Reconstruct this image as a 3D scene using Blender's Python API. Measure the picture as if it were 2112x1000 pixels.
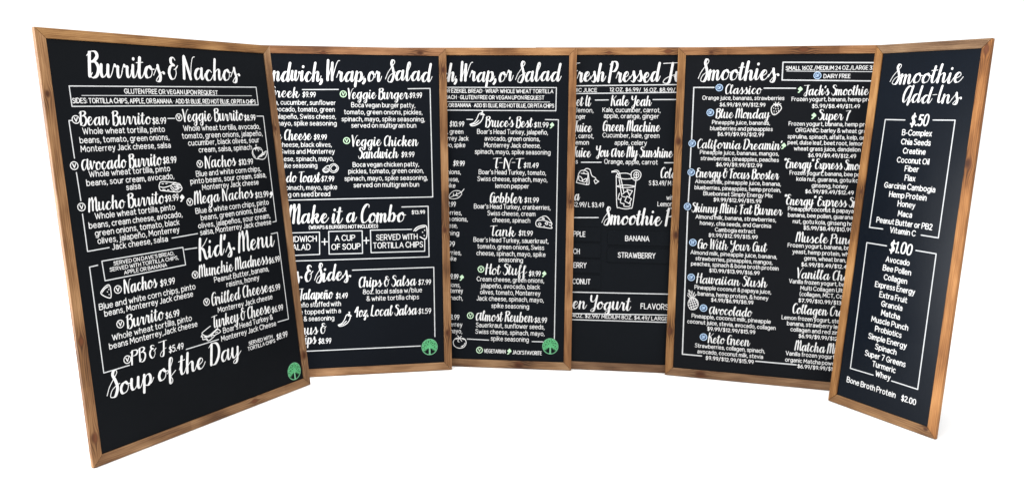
import bpy, bmesh, math, random, re
import numpy as np
from mathutils import Vector, Matrix

for _o in list(bpy.data.objects):
    bpy.data.objects.remove(_o)
scene = bpy.context.scene
COL = scene.collection
rng = random.Random(7)

# ---------------------------------------------------------------- camera
cam_data = bpy.data.cameras.new("camera")
cam = bpy.data.objects.new("camera", cam_data)
COL.objects.link(cam)
cam_data.sensor_width = 36.0
cam_data.lens = 29.0120
cam_data.shift_x = 0.01697
cam_data.shift_y = -0.03603
cam_data.clip_start = 0.02
cam_data.clip_end = 500.0
cam.matrix_world = Matrix([[0.99998, -0.00653, -0.0, 0.0], [0.0008, 0.12273, -0.99244, 0.0], [0.00648, 0.99242, 0.12273, 1.00409], [0.0, 0.0, 0.0, 1.0]])
scene.camera = cam

# ---------------------------------------------------------------- world, lamps, exposure
world = bpy.data.worlds.new("World")
scene.world = world
world.use_nodes = True
_bg = world.node_tree.nodes["Background"]
_bg.inputs["Color"].default_value = (0.985, 0.993, 1.0, 1)
_bg.inputs["Strength"].default_value = 1.22


def area_lamp(name, loc, target, sx, sy, power, color):
    d = bpy.data.lights.new(name, 'AREA')
    d.shape = 'RECTANGLE'
    d.size = sx
    d.size_y = sy
    d.energy = power
    d.color = color
    o = bpy.data.objects.new(name, d)
    COL.objects.link(o)
    o.location = loc
    o.rotation_euler = (Vector(target) - Vector(loc)).to_track_quat('-Z', 'Y').to_euler()
    return o


# big soft fill lamp added over the boards (keeps the white floor blown out) and a tall window-like lamp to the left
area_lamp("floor_fill_lamp", (0.1, 1.8, 3.4), (0.1, 2.2, 0.0), 3.8, 2.8, 125, (1.0, 0.97, 0.93))
area_lamp("window_softbox", (-3.4, 1.73, 0.62), (1.3, 2.45, 0.62), 0.60, 1.9, 230, (0.95, 0.97, 1.0))

scene.view_settings.view_transform = 'Standard'
scene.view_settings.look = 'None'
scene.view_settings.exposure = 0.0
scene.view_settings.gamma = 1.0
scene.view_settings.use_curve_mapping = False


# ---------------------------------------------------------------- materials
def new_mat(name):
    m = bpy.data.materials.new(name)
    m.use_nodes = True
    nt = m.node_tree
    b = nt.nodes["Principled BSDF"]
    return m, nt, b


def N(nt, kind, **kw):
    n = nt.nodes.new(kind)
    for k, v in kw.items():
        setattr(n, k, v)
    return n


def math_node(nt, op, a, b=None, c=None):
    n = nt.nodes.new('ShaderNodeMath')
    n.operation = op
    for i, v in enumerate((a, b, c)):
        if v is None:
            continue
        if isinstance(v, (int, float)):
            n.inputs[i].default_value = v
        else:
            nt.links.new(v, n.inputs[i])
    return n.outputs[0]


def paint(name, col, rough=0.55, var=0.10, spec=0.3):
    """hand painted lettering: a flat colour with faint uneven coverage"""
    m, nt, b = new_mat(name)
    tc = N(nt, 'ShaderNodeTexCoord')
    no = N(nt, 'ShaderNodeTexNoise')
    no.inputs['Scale'].default_value = 60
    no.inputs['Detail'].default_value = 3
    nt.links.new(tc.outputs['Object'], no.inputs['Vector'])
    r = N(nt, 'ShaderNodeValToRGB')
    r.color_ramp.elements[0].position = 0.3
    r.color_ramp.elements[1].position = 0.7
    r.color_ramp.elements[0].color = tuple(c * (1 - var) for c in col) + (1,)
    r.color_ramp.elements[1].color = tuple(min(1, c * (1 + var * 0.5)) for c in col) + (1,)
    nt.links.new(no.outputs['Fac'], r.inputs['Fac'])
    nt.links.new(r.outputs['Color'], b.inputs['Base Color'])
    b.inputs['Roughness'].default_value = rough
    b.inputs['Specular IOR Level'].default_value = spec
    return m


M_WHITE = paint("white_lettering_paint", (0.62, 0.62, 0.62))
M_LINE = paint("white_border_paint", (0.50, 0.51, 0.52))
M_PALE_GREEN = paint("pale_green_paint", (0.44, 0.62, 0.43))
M_BLUE = paint("pale_blue_paint", (0.36, 0.50, 0.68))
M_BLUE_DARK = paint("mid_blue_paint", (0.022, 0.048, 0.11))
M_LOGO = paint("leaf_green_paint", (0.018, 0.125, 0.042))
M_LOGO_LIGHT = paint("light_green_paint", (0.075, 0.36, 0.145))
M_LOGO_PALE = paint("grey_green_paint", (0.12, 0.36, 0.19))
M_LOGO_DARK = paint("dark_green_paint", (0.006, 0.05, 0.016))


def chalk_panel(name, base, spec, rough):
    m, nt, b = new_mat(name)
    tc = N(nt, 'ShaderNodeTexCoord')
    n1 = N(nt, 'ShaderNodeTexNoise')
    n1.inputs['Scale'].default_value = 2.2
    n1.inputs['Detail'].default_value = 6
    nt.links.new(tc.outputs['Object'], n1.inputs['Vector'])
    r = N(nt, 'ShaderNodeValToRGB')
    r.color_ramp.elements[0].position = 0.3
    r.color_ramp.elements[1].position = 0.75
    r.color_ramp.elements[0].color = tuple(c * 0.85 for c in base) + (1,)
    r.color_ramp.elements[1].color = tuple(c * 1.18 for c in base) + (1,)
    nt.links.new(n1.outputs['Fac'], r.inputs['Fac'])
    nt.links.new(r.outputs['Color'], b.inputs['Base Color'])
    n2 = N(nt, 'ShaderNodeTexNoise')
    n2.inputs['Scale'].default_value = 5
    n2.inputs['Detail'].default_value = 5
    nt.links.new(tc.outputs['Object'], n2.inputs['Vector'])
    mr = N(nt, 'ShaderNodeMapRange')
    mr.inputs['To Min'].default_value = rough - 0.04
    mr.inputs['To Max'].default_value = rough + 0.06
    nt.links.new(n2.outputs['Fac'], mr.inputs['Value'])
    nt.links.new(mr.outputs['Result'], b.inputs['Roughness'])
    b.inputs['Specular IOR Level'].default_value = spec
    n3 = N(nt, 'ShaderNodeTexNoise')
    n3.inputs['Scale'].default_value = 900
    nt.links.new(tc.outputs['Object'], n3.inputs['Vector'])
    bp = N(nt, 'ShaderNodeBump')
    bp.inputs['Strength'].default_value = 0.06
    bp.inputs['Distance'].default_value = 0.0004
    nt.links.new(n3.outputs['Fac'], bp.inputs['Height'])
    nt.links.new(bp.outputs['Normal'], b.inputs['Normal'])
    return m


def wood(name, seed, tone, knots, grey=0.0):
    """stained pine: growth lines along local x that bend round the listed knots (x, y, radius)"""
    m, nt, b = new_mat(name)
    L = nt.links.new
    tc = N(nt, 'ShaderNodeTexCoord')
    sp = N(nt, 'ShaderNodeSeparateXYZ')
    L(tc.outputs['Object'], sp.inputs[0])
    x, y, z = sp.outputs
    yy = y
    core = None
    halo = None
    for kx, ky, kr in knots:
        dx = math_node(nt, 'DIVIDE', math_node(nt, 'SUBTRACT', x, kx), kr * 2.6)
        dy = math_node(nt, 'DIVIDE', math_node(nt, 'SUBTRACT', y, ky), kr * 1.5)
        d2 = math_node(nt, 'ADD', math_node(nt, 'MULTIPLY', dx, dx), math_node(nt, 'MULTIPLY', dy, dy))
        g = math_node(nt, 'POWER', 2.718, math_node(nt, 'MULTIPLY', d2, -1.0))
        w = math_node(nt, 'MULTIPLY', math_node(nt, 'MULTIPLY', math_node(nt, 'SUBTRACT', y, ky), g), -0.92)
        yy = math_node(nt, 'ADD', yy, w)
        ex = math_node(nt, 'DIVIDE', math_node(nt, 'SUBTRACT', x, kx), kr * 1.15)
        ey = math_node(nt, 'DIVIDE', math_node(nt, 'SUBTRACT', y, ky), kr * 0.8)
        e2 = math_node(nt, 'ADD', math_node(nt, 'MULTIPLY', ex, ex), math_node(nt, 'MULTIPLY', ey, ey))
        c = math_node(nt, 'POWER', 2.718, math_node(nt, 'MULTIPLY', math_node(nt, 'MULTIPLY', e2, e2), -1.0))
        h = math_node(nt, 'POWER', 2.718, math_node(nt, 'MULTIPLY', d2, -0.55))
        core = c if core is None else math_node(nt, 'MAXIMUM', core, c)
        halo = h if halo is None else math_node(nt, 'MAXIMUM', halo, h)
    off = seed * 3.17
    # slow wander of the growth lines
    cv = N(nt, 'ShaderNodeCombineXYZ')
    L(math_node(nt, 'MULTIPLY_ADD', x, 3.0, off), cv.inputs[0])
    L(math_node(nt, 'MULTIPLY', yy, 14.0), cv.inputs[1])
    L(math_node(nt, 'MULTIPLY', z, 14.0), cv.inputs[2])
    nw = N(nt, 'ShaderNodeTexNoise')
    nw.inputs['Scale'].default_value = 1.0
    nw.inputs['Detail'].default_value = 2
    L(cv.outputs[0], nw.inputs['Vector'])
    ring_arg = math_node(nt, 'ADD', math_node(nt, 'MULTIPLY', math_node(nt, 'ADD', yy, math_node(nt, 'MULTIPLY', z, 0.6)), 1150.0),
                         math_node(nt, 'MULTIPLY', nw.outputs['Fac'], 30.0))
    ring = math_node(nt, 'MULTIPLY_ADD', math_node(nt, 'SINE', ring_arg), 0.5, 0.5)
    ring = math_node(nt, 'POWER', ring, 1.7)
    # fine fibres
    cf = N(nt, 'ShaderNodeCombineXYZ')
    L(math_node(nt, 'MULTIPLY_ADD', x, 9.0, off), cf.inputs[0])
    L(math_node(nt, 'MULTIPLY', yy, 330.0), cf.inputs[1])
    L(math_node(nt, 'MULTIPLY', z, 330.0), cf.inputs[2])
    nf = N(nt, 'ShaderNodeTexNoise')
    nf.inputs['Scale'].default_value = 1.0
    nf.inputs['Detail'].default_value = 4
    nf.inputs['Roughness'].default_value = 0.65
    L(cf.outputs[0], nf.inputs['Vector'])
    # blotchy stain take-up
    cb = N(nt, 'ShaderNodeCombineXYZ')
    L(math_node(nt, 'MULTIPLY_ADD', x, 7.0, off * 1.7), cb.inputs[0])
    L(math_node(nt, 'MULTIPLY', yy, 38.0), cb.inputs[1])
    L(math_node(nt, 'MULTIPLY', z, 30.0), cb.inputs[2])
    nb = N(nt, 'ShaderNodeTexNoise')
    nb.inputs['Scale'].default_value = 1.0
    nb.inputs['Detail'].default_value = 3
    L(cb.outputs[0], nb.inputs['Vector'])
    # broad light/dark lengths
    cl = N(nt, 'ShaderNodeCombineXYZ')
    L(math_node(nt, 'MULTIPLY_ADD', x, 3.2, off * 2.3), cl.inputs[0])
    nl = N(nt, 'ShaderNodeTexNoise')
    nl.inputs['Scale'].default_value = 1.0
    nl.inputs['Detail'].default_value = 2
    L(cl.outputs[0], nl.inputs['Vector'])
    f = math_node(nt, 'MULTIPLY', ring, 0.13)
    f = math_node(nt, 'ADD', f, math_node(nt, 'MULTIPLY', nf.outputs['Fac'], 0.60))
    f = math_node(nt, 'ADD', f, math_node(nt, 'MULTIPLY', nb.outputs['Fac'], 0.92))
    f = math_node(nt, 'ADD', f, math_node(nt, 'MULTIPLY', nl.outputs['Fac'], 1.20))
    wn = N(nt, 'ShaderNodeTexWhiteNoise', noise_dimensions='1D')
    L(math_node(nt, 'FLOOR', math_node(nt, 'MULTIPLY_ADD', x, 2.6, off)), wn.inputs['W'])
    f = math_node(nt, 'ADD', f, math_node(nt, 'MULTIPLY', wn.outputs['Value'], 0.11))
    f = math_node(nt, 'SUBTRACT', f, 0.88)
    if halo is not None:
        f = math_node(nt, 'ADD', f, math_node(nt, 'MULTIPLY', math_node(nt, 'MULTIPLY', halo, math_node(nt, 'MULTIPLY_ADD', ring, 0.6, 0.4)), 0.34))
    ramp = N(nt, 'ShaderNodeValToRGB')
    els = ramp.color_ramp.elements
    cols = [(0.16, (0.375, 0.212, 0.098)), (0.45, (0.258, 0.132, 0.054)), (0.68, (0.158, 0.072, 0.027)), (0.98, (0.050, 0.021, 0.009))]
    els[0].position = cols[0][0]
    els[1].position = cols[-1][0]
    for p, _c in cols[1:-1]:
        els.new(p)
    for e, (p, c) in zip(els, cols):
        g = sum(c) / 3
        c = tuple((ci * (1 - grey) + g * grey) * t for ci, t in zip(c, tone))
        e.color = c + (1,)
    L(f, ramp.inputs['Fac'])
    out = ramp.outputs['Color']
    if core is not None:
        mx = N(nt, 'ShaderNodeMix', data_type='RGBA')
        L(core, mx.inputs[0])
        L(out, mx.inputs[6])
        kr = N(nt, 'ShaderNodeValToRGB')
        kr.color_ramp.elements[0].color = (0.020, 0.008, 0.004, 1)
        kr.color_ramp.elements[1].color = (0.135, 0.046, 0.019, 1)
        L(math_node(nt, 'ADD', math_node(nt, 'MULTIPLY', ring, 0.55), math_node(nt, 'MULTIPLY', nf.outputs['Fac'], 0.55)), kr.inputs['Fac'])
        L(kr.outputs['Color'], mx.inputs[7])
        out = mx.outputs[2]
    L(out, b.inputs['Base Color'])
    b.inputs['Roughness'].default_value = 0.5
    b.inputs['Specular IOR Level'].default_value = 0.12
    bp = N(nt, 'ShaderNodeBump')
    bp.inputs['Strength'].default_value = 0.25
    bp.inputs['Distance'].default_value = 0.0008
    L(nf.outputs['Fac'], bp.inputs['Height'])
    L(bp.outputs['Normal'], b.inputs['Normal'])
    return m


# ---------------------------------------------------------------- lettering: pen strokes
def parse(s):
    out = []
    for st in s.split(';'):
        out.append([tuple(float(c) for c in p.split(',')) for p in st.split()])
    return out


BRUSH_SRC = {
 'a': (".78,.86 .55,1.0 .28,.82 .15,.4 .25,.05 .42,.0 .62,.25 .82,.95;.83,1.02 .8,.5 .82,.12 .95,.0 1.08,.2 1.2,.55", 1.12),
 'b': (".2,2.2 .14,1.1 .12,.05;.12,.3 .3,.85 .5,1.0 .7,.7 .66,.2 .45,-.02 .2,.08;.66,.72 .85,.6 1.05,.7", .98),
 'c': (".72,.8 .5,1.0 .25,.82 .13,.42 .25,.06 .5,.0 .72,.2 .9,.55", .85),
 'd': (".78,.86 .55,1.0 .28,.82 .15,.4 .25,.05 .42,.0 .62,.25 .84,1.0;.92,2.2 .84,1.1 .82,.5 .83,.12 .95,.0 1.08,.2 1.2,.55", 1.12),
 'e': (".02,.35 .3,.45 .6,.7 .55,.97 .38,1.0 .18,.75 .13,.4 .25,.06 .48,.0 .7,.2 .88,.55", .82),
 'f': ("-.02,.5 .3,1.2 .48,1.9 .4,2.25 .26,2.1 .2,1.4 .2,.2 .2,-.6 .28,-.95 .42,-.8 .44,-.3 .3,.1 .5,.35 .75,.6", .68),
 'g': (".78,.86 .55,1.0 .28,.82 .15,.4 .25,.05 .42,.0 .62,.25 .82,.95;.83,1.02 .8,.2 .78,-.6 .6,-1.0 .35,-.9 .35,-.55 .7,-.1 1.15,.55", 1.08),
 'h': (".2,2.2 .14,1.1 .12,.02;.12,.3 .25,.75 .5,1.0 .65,.85 .64,.4 .68,.08 .82,.0 .95,.2 1.08,.55", 1.0),
 'i': ("-.03,.5 .12,1.0;.14,1.02 .12,.4 .16,.06 .3,.0 .44,.2 .56,.55;.2,1.75 .19,1.68", .5),
 'j': ("-.03,.5 .12,1.0;.14,1.0 .12,-.5 .0,-.95 -.2,-.85 -.15,-.5 .2,-.05 .55,.5;.2,1.75 .19,1.68", .48),
 'k': (".2,2.2 .14,1.1 .12,.02;.12,.45 .4,.95 .62,.95 .6,.65 .3,.52;.3,.54 .5,.42 .62,.1 .78,.0 .95,.25 1.05,.55", .97),
 'l': ("-.03,.45 .22,1.1 .42,1.85 .36,2.25 .22,2.1 .14,1.4 .13,.4 .2,.04 .34,.02 .48,.25 .6,.55", .53),
 'm': ("-.03,.5 .1,.98;.12,1.02 .1,.02;.1,.35 .25,.8 .42,1.0 .53,.85 .52,.02;.52,.35 .67,.8 .84,1.0 .96,.85 .95,.4 1.0,.07 1.12,.0 1.25,.2 1.37,.55", 1.3),
 'n': ("-.03,.5 .1,.98;.12,1.02 .1,.02;.1,.35 .27,.8 .48,1.0 .62,.85 .61,.4 .66,.07 .8,.0 .93,.2 1.06,.55", .98),
 'o': (".5,1.0 .25,.85 .12,.45 .22,.06 .42,.0 .65,.15 .75,.55 .65,.9 .48,1.0;.55,.98 .7,.78 .95,.75", .86),
 'p': ("-.03,.5 .1,.98;.14,1.05 .12,.0 .1,-.95;.12,.4 .3,.9 .55,1.0 .7,.7 .66,.25 .45,.0 .2,.1;.55,.05 .78,.15 .98,.55", .9),
 'r': ("-.03,.4 .16,1.12 .26,.92 .46,.92 .48,.85;.46,.93 .45,.4 .5,.06 .64,.0 .76,.2 .86,.55", .78),
 's': ("-.03,.3 .25,.8 .4,1.15;.38,1.15 .42,.9 .58,.5 .56,.12 .38,-.03 .18,.1;.45,.0 .68,.2 .85,.55", .78),
 '~': ("-.03,.3 .28,.95 .4,1.2;.38,1.2 .44,.8 .62,.3 .58,-.2 .38,-.42 .22,-.25 .36,.1 .66,.48 .85,.6 .96,.5", .98),
 't': ("-.03,.5 .15,1.2;.22,1.95 .16,1.0 .14,.3 .22,.03 .38,.03 .52,.25 .62,.55;-.1,1.38 .5,1.45", .55),
 'u': ("-.03,.5 .1,.98;.12,1.02 .1,.4 .2,.03 .4,.05 .6,.4 .68,.95;.7,1.02 .67,.4 .72,.07 .85,.0 .98,.2 1.1,.55", 1.03),
 'v': ("-.03,.6 .1,.98;.12,1.02 .2,.4 .33,.02 .5,.4 .62,.9 .7,1.02 .72,.82 .95,.8", .85),
 'w': ("-.03,.5 .1,.98;.12,1.02 .1,.4 .2,.03 .38,.1 .52,.6 .55,.95;.57,1.02 .54,.4 .65,.03 .82,.1 .97,.6 1.0,.98 1.04,.8 1.25,.78", 1.15),
 'x': (".08,.92 .25,.9 .45,.2 .62,.0 .85,.45;.1,.02 .7,1.0", .8),
 'y': ("-.03,.5 .1,.98;.12,1.02 .1,.4 .2,.05 .4,.08 .6,.45 .68,.95;.7,1.02 .66,.1 .6,-.6 .42,-.98 .22,-.88 .25,-.55 .6,-.1 1.05,.5", .98),
 'z': (".1,.9 .6,.98;.62,.95 .1,.05;.1,.05 .4,.1 .5,-.3 .4,-.9 .2,-.8 .4,-.3 .85,.45", .75),
 'ñ': ("-.03,.5 .1,.98;.12,1.02 .1,.02;.1,.35 .27,.8 .48,1.0 .62,.85 .61,.4 .66,.07 .8,.0 .93,.2 1.06,.55;.1,1.5 .28,1.75 .48,1.55 .7,1.75", .98),
 'A': ("1.0,2.0 .72,2.4 .38,2.05 .18,1.1 .22,.3 .42,.1 .7,.6 .95,1.6 1.03,2.3;1.05,2.4 .95,1.2 .85,-.4;.85,-.35 1.05,.1 1.25,.55", 1.18),
 'B': (".22,2.3 .2,1.2 .2,.0;.0,1.95 .3,2.4 .7,2.4 .85,1.95 .65,1.5 .4,1.3;.4,1.3 .75,1.2 .95,.7 .82,.1 .5,-.22 .3,.0 .42,.3", 1.06),
 'C': (".92,2.0 .9,2.35 .65,2.42 .35,1.9 .2,1.0 .3,.2 .55,.0 .85,.2 1.05,.55", .98),
 'D': (".3,2.35 .2,.0;.0,2.0 .32,2.42 .8,2.3 1.05,1.6 1.0,.7 .7,.05 .4,-.1 .2,.1", 1.2),
 'E': (".85,2.1 .65,2.42 .35,2.25 .27,1.75 .6,1.32;.6,1.32 .25,1.15 .12,.6 .25,.08 .55,.0 .85,.3 .95,.55", .92),
 'F': (".45,2.3 .4,1.0 .38,.0;.2,1.75 .0,2.0 .12,2.35 .45,2.35 .95,2.4;.38,1.2 .8,1.32", .9),
 'G': (".9,2.0 .78,2.4 .48,2.3 .24,1.6 .18,.7 .3,.08 .52,.0 .78,.4 .88,1.1;.52,1.08 .92,1.18;.9,1.15 .88,.5 .95,.0", 1.08),
 'H': (".25,2.4 .2,1.2 .18,.0;.9,2.4 .85,1.0 .86,.2 1.0,.0 1.15,.4;.0,1.15 1.1,1.32", 1.12),
 'I': (".28,2.4 .2,1.0 .22,.2 .38,.0 .55,.2 .68,.5", .62),
 'J': ("-.05,2.38 1.05,2.48;.68,2.4 .64,1.0 .58,.0 .36,-.32 .12,-.1 .22,.3 .62,.65 .95,.8", .95),
 'K': (".25,2.4 .2,1.2 .18,.0;.22,1.1 .65,1.6 1.0,2.35;.3,1.2 .6,.9 .8,.15 1.0,.0 1.2,.45", 1.1),
 'L': (".32,2.4 .22,1.2 .15,.1;.0,.15 .25,.18 .55,.0 .8,.05 .98,.4", .9),
 'M': (".28,2.3 .2,1.0 .15,.0;.18,.7 .38,1.8 .6,2.4;.62,2.42 .7,1.4 .7,.1;.72,.8 .9,1.8 1.12,2.4;1.14,2.42 1.22,1.4 1.2,.5 1.26,.1 1.38,.0 1.52,.3 1.6,.55", 1.5),
 'N': (".2,2.3 .2,1.0 .2,.0;.22,2.38 .55,1.1 .88,-.05;.88,.0 .95,1.2 1.1,2.2 1.32,2.4", 1.22),
 'P': (".25,2.35 .18,1.0 .14,-.15;.0,2.0 .35,2.42 .8,2.3 .92,1.75 .7,1.15 .35,1.05", 1.0),
 'R': (".25,2.35 .18,.0;.0,2.0 .35,2.42 .8,2.3 .9,1.75 .7,1.25 .38,1.15;.42,1.15 .65,.7 .8,.1 1.0,.0 1.15,.4", 1.1),
 'S': ("-.12,.15 .08,.8 .42,1.5 .72,2.15 .62,2.5 .42,2.4;.44,2.45 .38,2.0 .6,1.3 .76,.6 .6,-.1 .35,-.28 .16,.0 .32,.5 .7,.8 .95,.9", .92),
 '%': (".82,1.95 .66,2.4 .36,2.36 .2,1.95 .36,1.5 .66,1.1 .76,.5 .5,-.05 .2,.0 .04,.35;.5,-.03 .72,.1 .9,.5", .88),
 'T': ("-.05,2.2 .3,2.32 1.05,2.42;.5,2.3 .45,1.0 .45,.2 .58,.0 .75,.2", .82),
 'V': (".1,2.35 .26,1.2 .42,.0;.42,.0 .65,1.2 .9,2.2 1.08,2.4", .9),
 'W': (".15,2.38 .2,1.2 .3,.0;.3,.0 .48,1.0 .62,2.0;.64,2.05 .7,1.0 .8,.0;.8,.0 1.02,1.4 1.22,2.25 1.42,2.35", 1.3),
 'Y': (".1,2.3 .12,1.5 .32,1.15 .62,1.4 .85,2.3;.88,2.38 .82,1.0 .7,-.2 .45,-.6 .22,-.35 .5,.1 1.05,.55", 1.02),
 '&': (".72,2.0 .55,2.3 .3,2.15 .32,1.65 .6,1.38;.6,1.38 .25,1.2 .1,.6 .3,.05 .6,.05 .8,.5 .78,1.0 .98,1.35;.6,.9 .8,1.0 .98,1.35", 1.0),
 ',': (".12,.2 .14,-.05 .0,-.45", .3), '.': (".1,.08 .1,.02", .3), "'": (".14,2.1 .06,1.65", .2), '-': (".0,1.0 .45,1.04", .55),
 '"': (".08,2.3 .04,1.9;.28,2.3 .24,1.9", .38),
 '4': (".55,2.3 .5,1.0 .48,.0;.4,2.2 .02,.85;.02,.85 .75,.95", .8), '7': (".0,2.3 .8,2.4;.8,2.4 .5,1.2 .35,.0", .85),
}
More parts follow.
